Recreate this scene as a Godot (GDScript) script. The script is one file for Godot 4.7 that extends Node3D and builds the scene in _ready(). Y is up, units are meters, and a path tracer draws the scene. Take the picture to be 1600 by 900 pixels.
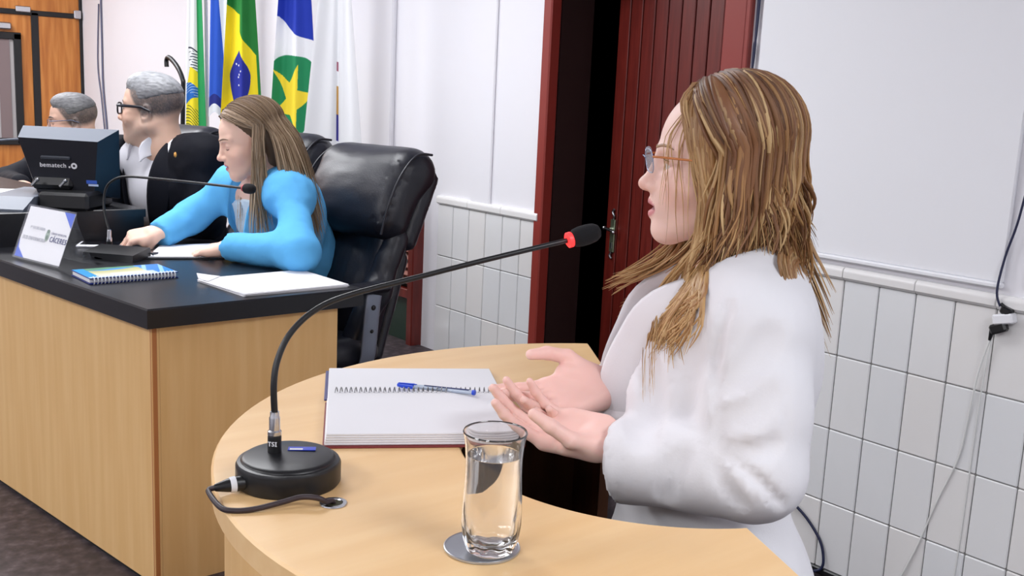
extends Node3D

# ---------------------------------------------------------------- mesh builder
class MB:
	var v := PackedVector3Array()
	var n := PackedVector3Array()
	var c := PackedColorArray()
	var uv := PackedVector2Array()
	var ix := PackedInt32Array()
	var col := Color.WHITE

	func vert(p: Vector3, nn: Vector3, t := Vector2.ZERO) -> int:
		v.append(p)
		n.append(nn)
		c.append(col)
		uv.append(t)
		return v.size() - 1

	func face(pts: Array, out: Vector3) -> void:
		var nn := Vector3.ZERO
		for i in pts.size():
			var a: Vector3 = pts[i]
			var b: Vector3 = pts[(i + 1) % pts.size()]
			nn += b.cross(a)
		if nn.length_squared() < 1e-18:
			return
		nn = nn.normalized()
		var rev := nn.dot(out) < 0.0
		if rev:
			nn = -nn
		var k := v.size()
		for p in pts:
			vert(p, nn)
		for i in range(1, pts.size() - 1):
			ix.append(k)
			ix.append(k + i + (1 if rev else 0))
			ix.append(k + i + (0 if rev else 1))

	# box with chamfered edges
	func box(ce: Vector3, s: Vector3, bev := 0.0, bs := Basis.IDENTITY) -> void:
		var h := s * 0.5
		if bev <= 0.0:
			for ax in 3:
				for sg in [-1.0, 1.0]:
					var u := (ax + 1) % 3
					var w := (ax + 2) % 3
					var q := []
					for k in [[-1, -1], [1, -1], [1, 1], [-1, 1]]:
						var p := Vector3.ZERO
						p[ax] = sg * h[ax]
						p[u] = k[0] * h[u]
						p[w] = k[1] * h[w]
						q.append(ce + bs * p)
					var o := Vector3.ZERO
					o[ax] = sg
					face(q, bs * o)
			return
		var e := minf(bev, minf(h.x, minf(h.y, h.z)) * 0.95)
		for ax in 3:
			for sg in [-1.0, 1.0]:
				var u := (ax + 1) % 3
				var w := (ax + 2) % 3
				var q := []
				for k in [[-1, -1], [1, -1], [1, 1], [-1, 1]]:
					var p := Vector3.ZERO
					p[ax] = sg * h[ax]
					p[u] = k[0] * (h[u] - e)
					p[w] = k[1] * (h[w] - e)
					q.append(ce + bs * p)
				var o := Vector3.ZERO
				o[ax] = sg
				face(q, bs * o)
				# edges between +-ax and +-u
				for s2 in [-1.0, 1.0]:
					var r := []
					for k in [[0, -1], [1, -1], [1, 1], [0, 1]]:
						var p := Vector3.ZERO
						p[ax] = sg * (h[ax] if k[0] == 0 else h[ax] - e)
						p[u] = s2 * (h[u] - e if k[0] == 0 else h[u])
						p[w] = k[1] * (h[w] - e)
						r.append(ce + bs * p)
					var o2 := Vector3.ZERO
					o2[ax] = sg
					o2[u] = s2
					face(r, bs * o2)
		for a in [-1.0, 1.0]:
			for b in [-1.0, 1.0]:
				for d in [-1.0, 1.0]:
					var o := Vector3(a, b, d)
					var g := h - Vector3(e, e, e)
					face([ce + bs * (o * Vector3(h.x, g.y, g.z)), ce + bs * (o * Vector3(g.x, h.y, g.z)), ce + bs * (o * Vector3(g.x, g.y, h.z))], bs * o)

	# rows x cols of points, smooth; flip turns it over
	func grid(rows: Array, closed := false, flip := false, uvs := true) -> void:
		var nr := rows.size()
		var nc: int = rows[0].size()
		var k := v.size()
		for i in nr:
			for j in nc:
				vert(rows[i][j], Vector3.ZERO, Vector2(float(j) / (nc - 1), float(i) / (nr - 1)) if uvs else Vector2.ZERO)
		var i0 := ix.size()
		for i in nr - 1:
			for j in (nc if closed else nc - 1):
				var a := k + i * nc + j
				var b := k + i * nc + (j + 1) % nc
				var d := a + nc
				var e := b + nc
				if flip:
					ix.append_array(PackedInt32Array([a, b, d, b, e, d]))
				else:
					ix.append_array(PackedInt32Array([a, d, b, b, d, e]))
		smooth(k, i0)

	func smooth(k: int, i0: int) -> void:
		for i in range(i0, ix.size(), 3):
			var a := v[ix[i]]
			var fn := (v[ix[i + 2]] - a).cross(v[ix[i + 1]] - a)
			n[ix[i]] += fn
			n[ix[i + 1]] += fn
			n[ix[i + 2]] += fn
		for i in range(k, v.size()):
			n[i] = n[i].normalized()

	# swept tube; rad is a number or a list; flat < 1 squashes across «up»
	func tube(pts: Array, rad, sides := 8, cap := true, flat := 1.0, up := Vector3.ZERO, cols = null) -> void:
		var m := pts.size()
		var k := v.size()
		var i0 := ix.size()
		var t0: Vector3 = (pts[1] - pts[0]).normalized()
		var s := up if up != Vector3.ZERO else (Vector3.UP if absf(t0.y) < 0.9 else Vector3.RIGHT)
		var x := t0.cross(s).normalized()
		for i in m:
			var t: Vector3 = (pts[mini(i + 1, m - 1)] - pts[maxi(i - 1, 0)]).normalized()
			x = (x - t * x.dot(t)).normalized()
			var y := t.cross(x)
			var r: float = rad[i] if rad is Array else rad
			if cols != null:
				col = cols[i]
			for j in sides:
				var a := TAU * j / sides
				var o := x * cos(a) * r + y * sin(a) * r * flat
				vert(pts[i] + o, Vector3.ZERO)
		for i in m - 1:
			for j in sides:
				var a := k + i * sides + j
				var b := k + i * sides + (j + 1) % sides
				ix.append_array(PackedInt32Array([a, a + sides, b, b, a + sides, b + sides]))
		smooth(k, i0)
		if cap:
			for e in [0, m - 1]:
				var q := []
				for j in sides:
					q.append(v[k + e * sides + j])
				face(q, (pts[0] - pts[1]) if e == 0 else (pts[m - 1] - pts[m - 2]))

	# profile of (radius, height) turned round y; hard angles split
	func lathe(prof: Array, seg := 32, xf := Transform3D.IDENTITY, flute := 0.0, nflute := 0, f0 := 0.0, f1 := 0.0) -> void:
		var parts := [[prof[0]]]
		for i in range(1, prof.size()):
			parts[-1].append(prof[i])
			if i < prof.size() - 1:
				var d1: Vector2 = (prof[i] - prof[i - 1]).normalized()
				var d2: Vector2 = (prof[i + 1] - prof[i]).normalized()
				if d1.dot(d2) < 0.8:
					parts.append([prof[i]])
		for part in parts:
			var rows := []
			for p in part:
				var row := PackedVector3Array()
				for j in seg:
					var a := TAU * j / seg
					var r: float = p.x
					if nflute > 0:
						var w := smoothstep(f0, f0 + (f1 - f0) * 0.3, p.y) * (1.0 - smoothstep(f0 + (f1 - f0) * 0.6, f1, p.y))
						r *= 1.0 + flute * w * cos(a * nflute)
					row.append(xf * Vector3(cos(a) * r, p.y, sin(a) * r))
				rows.append(row)
			grid(rows, true, xf.basis.determinant() > 0.0, false)

	# polygon in the xz plane between two heights, top edge softened
	func prism(poly: PackedVector2Array, y0: float, y1: float, bev := 0.0) -> void:
		var ce := Vector2.ZERO
		for p in poly:
			ce += p / poly.size()
		var tri := Geometry2D.triangulate_polygon(poly)
		var cw := Geometry2D.is_polygon_clockwise(poly)
		var inner := poly
		if bev > 0.0:
			inner = PackedVector2Array()
			var m := poly.size()
			for i in m:
				var a := (poly[i] - poly[(i + m - 1) % m]).normalized()
				var b := (poly[(i + 1) % m] - poly[i]).normalized()
				var na := Vector2(-a.y, a.x) * (-1.0 if cw else 1.0)
				var nb := Vector2(-b.y, b.x) * (-1.0 if cw else 1.0)
				var q := (na + nb).normalized()
				inner.append(poly[i] + q * bev / maxf(0.4, q.dot(na)))
		for i in range(0, tri.size(), 3):
			for top in [true, false]:
				var q := []
				for k in 3:
					var p: Vector2 = inner[tri[i + k]] if top else poly[tri[i + k]]
					q.append(Vector3(p.x, y1 if top else y0, p.y))
				face(q, Vector3.UP if top else Vector3.DOWN)
		var m2 := poly.size()
		for i in m2:
			var j := (i + 1) % m2
			var d := poly[j] - poly[i]
			var o := Vector2(d.y, -d.x) * (-1.0 if cw else 1.0)
			var out := Vector3(o.x, 0, o.y)
			var yt := y1 - bev
			face([Vector3(poly[i].x, y0, poly[i].y), Vector3(poly[j].x, y0, poly[j].y), Vector3(poly[j].x, yt, poly[j].y), Vector3(poly[i].x, yt, poly[i].y)], out)
			if bev > 0.0:
				face([Vector3(poly[i].x, yt, poly[i].y), Vector3(poly[j].x, yt, poly[j].y), Vector3(inner[j].x, y1, inner[j].y), Vector3(inner[i].x, y1, inner[i].y)], out.normalized() + Vector3.UP)

	func ball(ce: Vector3, r: Vector3, seg := 16, rings := 10, bs := Basis.IDENTITY) -> void:
		var rows := []
		for i in rings + 1:
			var a := PI * i / rings
			var row := PackedVector3Array()
			for j in seg:
				var b := TAU * j / seg
				row.append(ce + bs * (Vector3(sin(a) * cos(b), -cos(a), sin(a) * sin(b)) * r))
			rows.append(row)
		grid(rows, true, true, false)

	func put(xf: Transform3D) -> MB:
		var nb := xf.basis.inverse().transposed()
		for i in v.size():
			v[i] = xf * v[i]
			n[i] = (nb * n[i]).normalized()
		return self

	func mesh() -> ArrayMesh:
		var m := ArrayMesh.new()
		var a := []
		a.resize(Mesh.ARRAY_MAX)
		a[Mesh.ARRAY_VERTEX] = v
		a[Mesh.ARRAY_NORMAL] = n
		a[Mesh.ARRAY_COLOR] = c
		a[Mesh.ARRAY_TEX_UV] = uv
		a[Mesh.ARRAY_INDEX] = ix
		m.add_surface_from_arrays(Mesh.PRIMITIVE_TRIANGLES, a)
		return m

# ---------------------------------------------------------------- signed distance field, meshed with surface nets
class SDF:
	var typ := PackedInt32Array()
	var op := PackedInt32Array()
	var pa := PackedVector3Array()
	var ba := PackedVector3Array()
	var il := PackedFloat32Array()
	var r1 := PackedFloat32Array()
	var r2 := PackedFloat32Array()
	var kk := PackedFloat32Array()
	var inv: Array[Transform3D] = []
	var rr := PackedVector3Array()
	var bound := AABB()
	var noise: FastNoiseLite
	var amp := 0.0
	var squash := Vector3.ONE

	func _add(t: int, o: int, a: Vector3, b: Vector3, ra: float, rb: float, k: float, iv: Transform3D, r: Vector3, lo: Vector3, hi: Vector3) -> void:
		typ.append(t)
		op.append(o)
		pa.append(a)
		ba.append(b - a)
		il.append(1.0 / maxf((b - a).length_squared(), 1e-9))
		r1.append(ra)
		r2.append(rb)
		kk.append(maxf(k, 1e-5))
		inv.append(iv)
		rr.append(r)
		if o == 0:
			var bb := AABB(lo, hi - lo)
			bound = bb if bound.size == Vector3.ZERO else bound.merge(bb)

	func cap(a: Vector3, b: Vector3, ra: float, rb: float, k := 0.02, o := 0) -> void:
		var m := maxf(ra, rb)
		_add(0, o, a, b, ra, rb, k, Transform3D.IDENTITY, Vector3.ZERO, a.min(b) - Vector3.ONE * m, a.max(b) + Vector3.ONE * m)

	func chain(pts: Array, rs: Array, k := 0.02) -> void:
		for i in pts.size() - 1:
			cap(pts[i], pts[i + 1], rs[i], rs[i + 1], k)

	func ell(ce: Vector3, r: Vector3, bs := Basis.IDENTITY, k := 0.02, o := 0) -> void:
		var m := maxf(r.x, maxf(r.y, r.z))
		_add(1, o, ce, ce, 0, 0, k, Transform3D(bs, ce).affine_inverse(), r, ce - Vector3.ONE * m, ce + Vector3.ONE * m)

	func rbox(ce: Vector3, h: Vector3, rad: float, bs := Basis.IDENTITY, k := 0.02, o := 0) -> void:
		var m := h.length()
		_add(2, o, ce, ce, rad, 0, k, Transform3D(bs, ce).affine_inverse(), h - Vector3.ONE * rad, ce - Vector3.ONE * m, ce + Vector3.ONE * m)

	# keeps the side that nn points away from
	func cut(p: Vector3, nn: Vector3, k := 0.004) -> void:
		_add(3, 2, p, p + nn.normalized(), 0, 0, k, Transform3D.IDENTITY, Vector3.ZERO, p, p)

	func one(i: int, p: Vector3) -> float:
		var t := typ[i]
		if t == 0:
			var q := p - pa[i]
			var h := clampf(q.dot(ba[i]) * il[i], 0.0, 1.0)
			return (q - ba[i] * h).length() - lerpf(r1[i], r2[i], h)
		if t == 1:
			var q: Vector3 = inv[i] * p
			var r := rr[i]
			var k0 := (q / r).length()
			var k1 := (q / (r * r)).length()
			return k0 * (k0 - 1.0) / k1 if k1 > 1e-6 else -minf(r.x, minf(r.y, r.z))
		if t == 2:
			var q: Vector3 = (inv[i] * p).abs() - rr[i]
			return q.max(Vector3.ZERO).length() + minf(maxf(q.x, maxf(q.y, q.z)), 0.0) - r1[i]
		return (p - pa[i]).dot(ba[i])

	func eval(p: Vector3, list: PackedInt32Array) -> float:
		var d := 1e3
		for i in list:
			var e := one(i, p)
			var k := kk[i]
			var o := op[i]
			if o == 0:
				var h := maxf(k - absf(d - e), 0.0) / k
				d = minf(d, e) - h * h * k * 0.25
			else:
				if o == 1:
					e = -e
				var h := maxf(k - absf(d - e), 0.0) / k
				d = maxf(d, e) + h * h * k * 0.25
		if amp > 0.0:
			d += amp * noise.get_noise_3dv(p * squash)
		return d

	var _cell := 0.01
	var _o := Vector3.ZERO
	var _val := {}
	var _vid := {}
	var _quads := PackedInt32Array()
	var _vs := PackedVector3Array()
	var _ns := PackedVector3Array()

	func _key(x: int, y: int, z: int) -> int:
		return (x * 2048 + y) * 2048 + z

	func _rec(x: int, y: int, z: int, s: int, list: PackedInt32Array) -> void:
		var half := s * _cell * 0.5
		var ce := _o + Vector3(x, y, z) * _cell + Vector3.ONE * half
		var reach := half * 1.7321 + amp
		var d := eval(ce, list)
		if absf(d) > reach * 1.35 + _cell * 1.5:
			return
		if s > 4:
			var keep := PackedInt32Array()
			for i in list:
				var e := one(i, ce)
				if op[i] == 0:
					if e < reach * 2.6 + kk[i] + _cell * 2.0 + maxf(d, 0.0):
						keep.append(i)
				elif op[i] == 1:
					if e < reach * 2.0 + kk[i] + _cell * 2.0:
						keep.append(i)
				else:
					if e > -(reach * 2.0 + kk[i] + _cell * 2.0):
						keep.append(i)
			var hs := s / 2
			for a in 2:
				for b in 2:
					for g in 2:
						_rec(x + a * hs, y + b * hs, z + g * hs, hs, keep)
			return
		var f := PackedFloat32Array()
		f.resize(125)
		var neg := 0
		for a in 5:
			for b in 5:
				for g in 5:
					var w := eval(_o + Vector3(x + a, y + b, z + g) * _cell, list)
					f[(a * 5 + b) * 5 + g] = w
					if w < 0.0:
						neg += 1
		if neg == 0 or neg == 125:
			return
		for a in 4:
			for b in 4:
				for g in 4:
					var k := (a * 5 + b) * 5 + g
					var f0 := f[k]
					var f1 := f[k + 25]
					var f2 := f[k + 5]
					var f3 := f[k + 30]
					var f4 := f[k + 1]
					var f5 := f[k + 26]
					var f6 := f[k + 6]
					var f7 := f[k + 31]
					var s0 := f0 < 0.0
					if s0 == (f1 < 0.0) and s0 == (f2 < 0.0) and s0 == (f3 < 0.0) and s0 == (f4 < 0.0) and s0 == (f5 < 0.0) and s0 == (f6 < 0.0) and s0 == (f7 < 0.0):
						continue
					var sum := Vector3.ZERO
					var m := 0
					# twelve edges
					if s0 != (f1 < 0.0):
						sum += Vector3(f0 / (f0 - f1), 0, 0); m += 1
					if (f2 < 0.0) != (f3 < 0.0):
						sum += Vector3(f2 / (f2 - f3), 1, 0); m += 1
					if (f4 < 0.0) != (f5 < 0.0):
						sum += Vector3(f4 / (f4 - f5), 0, 1); m += 1
					if (f6 < 0.0) != (f7 < 0.0):
						sum += Vector3(f6 / (f6 - f7), 1, 1); m += 1
					if s0 != (f2 < 0.0):
						sum += Vector3(0, f0 / (f0 - f2), 0); m += 1
					if (f1 < 0.0) != (f3 < 0.0):
						sum += Vector3(1, f1 / (f1 - f3), 0); m += 1
					if (f4 < 0.0) != (f6 < 0.0):
						sum += Vector3(0, f4 / (f4 - f6), 1); m += 1
					if (f5 < 0.0) != (f7 < 0.0):
						sum += Vector3(1, f5 / (f5 - f7), 1); m += 1
					if s0 != (f4 < 0.0):
						sum += Vector3(0, 0, f0 / (f0 - f4)); m += 1
					if (f1 < 0.0) != (f5 < 0.0):
						sum += Vector3(1, 0, f1 / (f1 - f5)); m += 1
					if (f2 < 0.0) != (f6 < 0.0):
						sum += Vector3(0, 1, f2 / (f2 - f6)); m += 1
					if (f3 < 0.0) != (f7 < 0.0):
						sum += Vector3(1, 1, f3 / (f3 - f7)); m += 1
					var gx := f1 + f3 + f5 + f7 - f0 - f2 - f4 - f6
					var gy := f2 + f3 + f6 + f7 - f0 - f1 - f4 - f5
					var gz := f4 + f5 + f6 + f7 - f0 - f1 - f2 - f3
					var cx := x + a
					var cy := y + b
					var cz := z + g
					_vid[_key(cx, cy, cz)] = _vs.size()
					_vs.append(_o + (Vector3(cx, cy, cz) + sum / m) * _cell)
					_ns.append(Vector3(gx, gy, gz).normalized())
					if s0 != (f1 < 0.0):
						_quads.append_array(PackedInt32Array([0, cx, cy, cz, 1 if s0 else 0]))
					if s0 != (f2 < 0.0):
						_quads.append_array(PackedInt32Array([1, cx, cy, cz, 1 if s0 else 0]))
					if s0 != (f4 < 0.0):
						_quads.append_array(PackedInt32Array([2, cx, cy, cz, 1 if s0 else 0]))

	# mesh into mb, moved by xf; paint(p, n) -> Color in the field's own axes
	func mesh_into(mb: MB, cell: float, xf := Transform3D.IDENTITY, paint = null) -> void:
		_cell = cell
		var bb := bound.grow(cell * 3.0 + amp + 0.012)
		_o = bb.position
		var m := int(ceil(maxf(bb.size.x, maxf(bb.size.y, bb.size.z)) / cell))
		var top := 4
		while top * 2 <= 32:
			top *= 2
		_vid = {}
		_quads = PackedInt32Array()
		_vs = PackedVector3Array()
		_ns = PackedVector3Array()
		var all := PackedInt32Array(range(typ.size()))
		for x in range(0, int(ceil(bb.size.x / cell)) + 1, top):
			for y in range(0, int(ceil(bb.size.y / cell)) + 1, top):
				for z in range(0, int(ceil(bb.size.z / cell)) + 1, top):
					_rec(x, y, z, top, all)
		var k := mb.v.size()
		var nb := xf.basis.inverse().transposed()
		var old := mb.col
		for i in _vs.size():
			if paint != null:
				mb.col = paint.call(_vs[i], _ns[i])
			mb.vert(xf * _vs[i], (nb * _ns[i]).normalized())
		mb.col = old
		for i in range(0, _quads.size(), 5):
			var x := _quads[i + 1]
			var y := _quads[i + 2]
			var z := _quads[i + 3]
			var q := [-1, -1, -1, -1]
			match _quads[i]:
				0: q = [_vid.get(_key(x, y - 1, z - 1), -1), _vid.get(_key(x, y, z - 1), -1), _vid.get(_key(x, y, z), -1), _vid.get(_key(x, y - 1, z), -1)]
				1: q = [_vid.get(_key(x - 1, y, z - 1), -1), _vid.get(_key(x - 1, y, z), -1), _vid.get(_key(x, y, z), -1), _vid.get(_key(x, y, z - 1), -1)]
				2: q = [_vid.get(_key(x - 1, y - 1, z), -1), _vid.get(_key(x, y - 1, z), -1), _vid.get(_key(x, y, z), -1), _vid.get(_key(x - 1, y, z), -1)]
			if q[0] < 0 or q[1] < 0 or q[2] < 0 or q[3] < 0:
				continue
			if _quads[i + 4] == 1:
				mb.ix.append_array(PackedInt32Array([k + q[0], k + q[2], k + q[1], k + q[0], k + q[3], k + q[2]]))
			else:
				mb.ix.append_array(PackedInt32Array([k + q[0], k + q[1], k + q[2], k + q[0], k + q[2], k + q[3]]))

# ---------------------------------------------------------------- scene helpers
var M := {}

func mat(key: String, col: Color, rough := 0.6, metal := 0.0) -> StandardMaterial3D:
	if M.has(key):
		return M[key]
	var m := StandardMaterial3D.new()
	m.resource_name = key
	m.albedo_color = col
	m.roughness = rough
	m.metallic = metal
	M[key] = m
	return m

func rgb(r: float, g: float, b: float) -> Color:
	return Color(r / 255.0, g / 255.0, b / 255.0)

func noise_tex(sd: int, freq: float, cols: Array, offs: Array, as_normal := false, bump := 4.0, type := FastNoiseLite.TYPE_SIMPLEX_SMOOTH, oct := 4, size := 512) -> NoiseTexture2D:
	var f := FastNoiseLite.new()
	f.seed = sd
	f.noise_type = type
	f.frequency = freq
	f.fractal_octaves = oct
	var t := NoiseTexture2D.new()
	t.width = size
	t.height = size
	t.seamless = true
	t.noise = f
	t.as_normal_map = as_normal
	t.bump_strength = bump
	if not as_normal and cols.size():
		var g := Gradient.new()
		g.offsets = PackedFloat32Array(offs)
		g.colors = PackedColorArray(cols)
		t.color_ramp = g
	return t

func tri_mat(key: String, tex: Texture2D, scale: Vector3, rough := 0.5, world := true) -> StandardMaterial3D:
	var m := mat(key, Color.WHITE, rough)
	m.albedo_texture = tex
	m.uv1_triplanar = true
	m.uv1_world_triplanar = world
	m.uv1_scale = scale
	return m

func mesh_node(called: String, mb: MB, m: Material) -> MeshInstance3D:
	var o := MeshInstance3D.new()
	o.name = called
	o.mesh = mb.mesh()
	o.material_override = m
	o.cast_shadow = GeometryInstance3D.SHADOW_CASTING_SETTING_ON
	return o

func part(parent: Node3D, called: String, mb: MB, m: Material, label := "") -> MeshInstance3D:
	var o := mesh_node(called, mb, m)
	parent.add_child(o, true)
	if label:
		o.set_meta("label", label)
	return o

func thing(called: String, label: String, category: String, at := Vector3.ZERO, group := "") -> Node3D:
	var o := Node3D.new()
	o.name = called
	add_child(o, true)
	o.position = at
	tag(o, label, category, group)
	return o

func tag(o: Node, label: String, category: String, group := "") -> void:
	o.set_meta("label", label)
	o.set_meta("category", category)
	if group:
		o.set_meta("group", group)

func struct_node(called: String, label := "") -> Node3D:
	var o := Node3D.new()
	o.name = called
	add_child(o, true)
	o.set_meta("kind", "structure")
	if label:
		o.set_meta("label", label)
	return o

func struct_mesh(called: String, mb: MB, m: Material, label := "") -> MeshInstance3D:
	var o := mesh_node(called, mb, m)
	add_child(o, true)
	o.set_meta("kind", "structure")
	if label:
		o.set_meta("label", label)
	return o

func text_part(parent: Node3D, called: String, s: String, size: float, xf: Transform3D, m: Material, font := "Droid Sans", bold := false) -> MeshInstance3D:
	var f := SystemFont.new()
	f.font_names = PackedStringArray([font])
	if bold:
		f.font_weight = 700
	var t := TextMesh.new()
	t.text = s
	t.font = f
	t.font_size = 48
	t.pixel_size = size / 48.0
	t.depth = 0.0004
	t.curve_step = 1.0
	var o := MeshInstance3D.new()
	o.name = called
	o.mesh = t
	o.material_override = m
	parent.add_child(o, true)
	o.transform = xf
	return o

# smooth curve through points
func curve(pts: Array, steps := 8) -> Array:
	var out := []
	var m := pts.size()
	for i in m - 1:
		var p0: Vector3 = pts[maxi(i - 1, 0)]
		var p1: Vector3 = pts[i]
		var p2: Vector3 = pts[i + 1]
		var p3: Vector3 = pts[mini(i + 2, m - 1)]
		for s in steps:
			out.append(p1.cubic_interpolate(p2, p0, p3, float(s) / steps))
	out.append(pts[m - 1])
	return out

# basis with z along f and y near up
func aim(f: Vector3, up := Vector3.UP) -> Basis:
	var z := f.normalized()
	var x := up.cross(z).normalized()
	return Basis(x, z.cross(x), z)

# ---------------------------------------------------------------- the place
const FLOOR_Y := 0.0
const DAIS_Y := 0.28
const DESK_Y := 1.04
const BOX_Y := 1.15
const LECT_Y := 1.118

func _ready() -> void:
	# camera
	var cam := Camera3D.new()
	cam.name = "camera"
	add_child(cam)
	cam.transform = Transform3D(Basis(Vector3(0.6326, 0.0458, -0.7731), Vector3(-0.1701, 0.9821, -0.0810), Vector3(0.7556, 0.1827, 0.6290)), Vector3(0.0000, 1.6020, 3.0657))
	cam.fov = 30.9516
	cam.near = 0.05
	cam.far = 60.0
	cam.current = true
	var we := WorldEnvironment.new()
	we.name = "world"
	var env := Environment.new()
	env.background_mode = Environment.BG_COLOR
	env.background_color = Color(0.75, 0.8, 0.9)
	env.background_energy_multiplier = 0.4
	env.tonemap_mode = Environment.TONE_MAPPER_LINEAR
	env.tonemap_exposure = 1.0
	env.sdfgi_enabled = true
	env.ssao_enabled = true
	env.ssil_enabled = true
	we.environment = env
	add_child(we)
	for p in [[-8.6, 1.9], [-6.1, 1.9], [-3.6, 1.9], [1.3, 1.9], [-7.6, 5.2], [-4.9, 5.2], [-2.2, 5.2], [0.5, 5.2]]:
		ceiling_light(Vector3(p[0], 3.1, p[1]), 6.6 if p[0] < -4.0 else 5.7)
	materials()
	room()
	door()
	wall_fittings()
	desks()
	lectern()
	lectern_items()
	desk_items()
	chairs()
	flags()
	people()

func ceiling_light(at: Vector3, power: float) -> void:
	var t := thing("ceiling_light", "flat square ceiling lamp with a white frame above the room", "lamp", at, "ceiling lamps over the hall")
	var fr := MB.new()
	for s in [-1.0, 1.0]:
		fr.box(Vector3(s * 0.62, -0.02, 0), Vector3(0.04, 0.04, 1.28), 0.004)
		fr.box(Vector3(0, -0.02, s * 0.62), Vector3(1.2, 0.04, 0.04), 0.004)
	part(t, "frame", fr, mat("lamp_frame", Color(0.85, 0.85, 0.85), 0.5))
	var d := MB.new()
	d.box(Vector3(0, -0.015, 0), Vector3(1.2, 0.02, 1.2))
	var gm := mat("lamp_glow", Color(0.9, 0.9, 0.9), 0.6)
	gm.emission_enabled = true
	gm.emission = Color(1, 1, 1)
	gm.emission_energy_multiplier = 1.0
	part(t, "diffuser", d, gm)
	var l := AreaLight3D.new()
	l.name = "lamp_light"
	l.area_size = Vector2(1.16, 1.16)
	l.light_color = Color(0.98, 0.985, 1.0)
	l.light_energy = power
	l.area_range = 20.0
	l.area_attenuation = 2.0
	l.shadow_enabled = true
	l.position = Vector3(0, -0.03, 0)
	l.rotation = Vector3(-PI / 2, 0, 0)
	t.add_child(l)

func materials() -> void:
	# beech laminate with upright grain; and lying grain for the tops
	var beech := noise_tex(3, 0.012, [rgb(218, 175, 116), rgb(222, 180, 122), rgb(226, 186, 129)], [0.2, 0.5, 0.8])
	tri_mat("beech_panel", beech, Vector3(3.2, 0.22, 3.2), 0.42)
	var beech2 := noise_tex(5, 0.012, [rgb(228, 188, 134), rgb(231, 192, 139), rgb(234, 197, 145)], [0.2, 0.5, 0.8])
	tri_mat("beech_top", beech2, Vector3(2.6, 2.6, 0.3), 0.38)
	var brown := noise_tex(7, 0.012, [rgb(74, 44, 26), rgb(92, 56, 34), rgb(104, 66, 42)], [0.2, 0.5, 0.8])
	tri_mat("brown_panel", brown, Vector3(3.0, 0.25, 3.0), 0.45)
	var red := noise_tex(9, 0.014, [rgb(92, 25, 19), rgb(102, 30, 23), rgb(112, 36, 28)], [0.2, 0.5, 0.8])
	tri_mat("red_wood", red, Vector3(7.0, 0.5, 7.0), 0.38)
	mat("jamb_wood", rgb(140, 50, 42), 0.4)
	var orange := noise_tex(11, 0.012, [rgb(176, 104, 44), rgb(192, 120, 54), rgb(206, 136, 68)], [0.2, 0.5, 0.8])
	tri_mat("orange_wood", orange, Vector3(2.4, 0.2, 2.4), 0.42)
	var carpet := noise_tex(13, 0.03, [rgb(44, 36, 40), rgb(62, 52, 56), rgb(84, 74, 78)], [0.2, 0.55, 0.85])
	var cm := tri_mat("carpet", carpet, Vector3(1.3, 1.3, 1.3), 0.55)
	cm.metallic_specular = 0.5
	mat("plaster", rgb(236, 235, 240), 0.75)
	mat("tile", rgb(232, 233, 234), 0.22)
	mat("tile_warm", rgb(234, 233, 232), 0.22)
	mat("tile_cool", rgb(230, 232, 234), 0.22)
	mat("grout", rgb(140, 140, 138), 0.9)
	mat("black_laminate", rgb(17, 18, 24), 0.3)
	mat("black_plastic", rgb(16, 17, 20), 0.38)
	mat("dark_grey_plastic", rgb(52, 56, 64), 0.4)
	mat("grey_plastic", rgb(92, 99, 112), 0.42)
	mat("chrome", rgb(206, 208, 212), 0.24, 1.0)
	mat("steel", rgb(150, 152, 156), 0.35, 1.0)
	mat("paper", rgb(222, 222, 226), 0.85)
	mat("white_paint", rgb(238, 239, 243), 0.5)
	mat("navy_cable", rgb(24, 30, 66), 0.5)
	mat("white_cable", rgb(226, 228, 226), 0.5)
	var leather := mat("black_leather", rgb(25, 27, 37), 0.4)
	leather.normal_enabled = true
	leather.normal_texture = noise_tex(21, 0.05, [], [], true, 3.0)
	leather.normal_scale = 0.35
	leather.uv1_triplanar = true
	leather.uv1_scale = Vector3(7, 7, 7)

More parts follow.
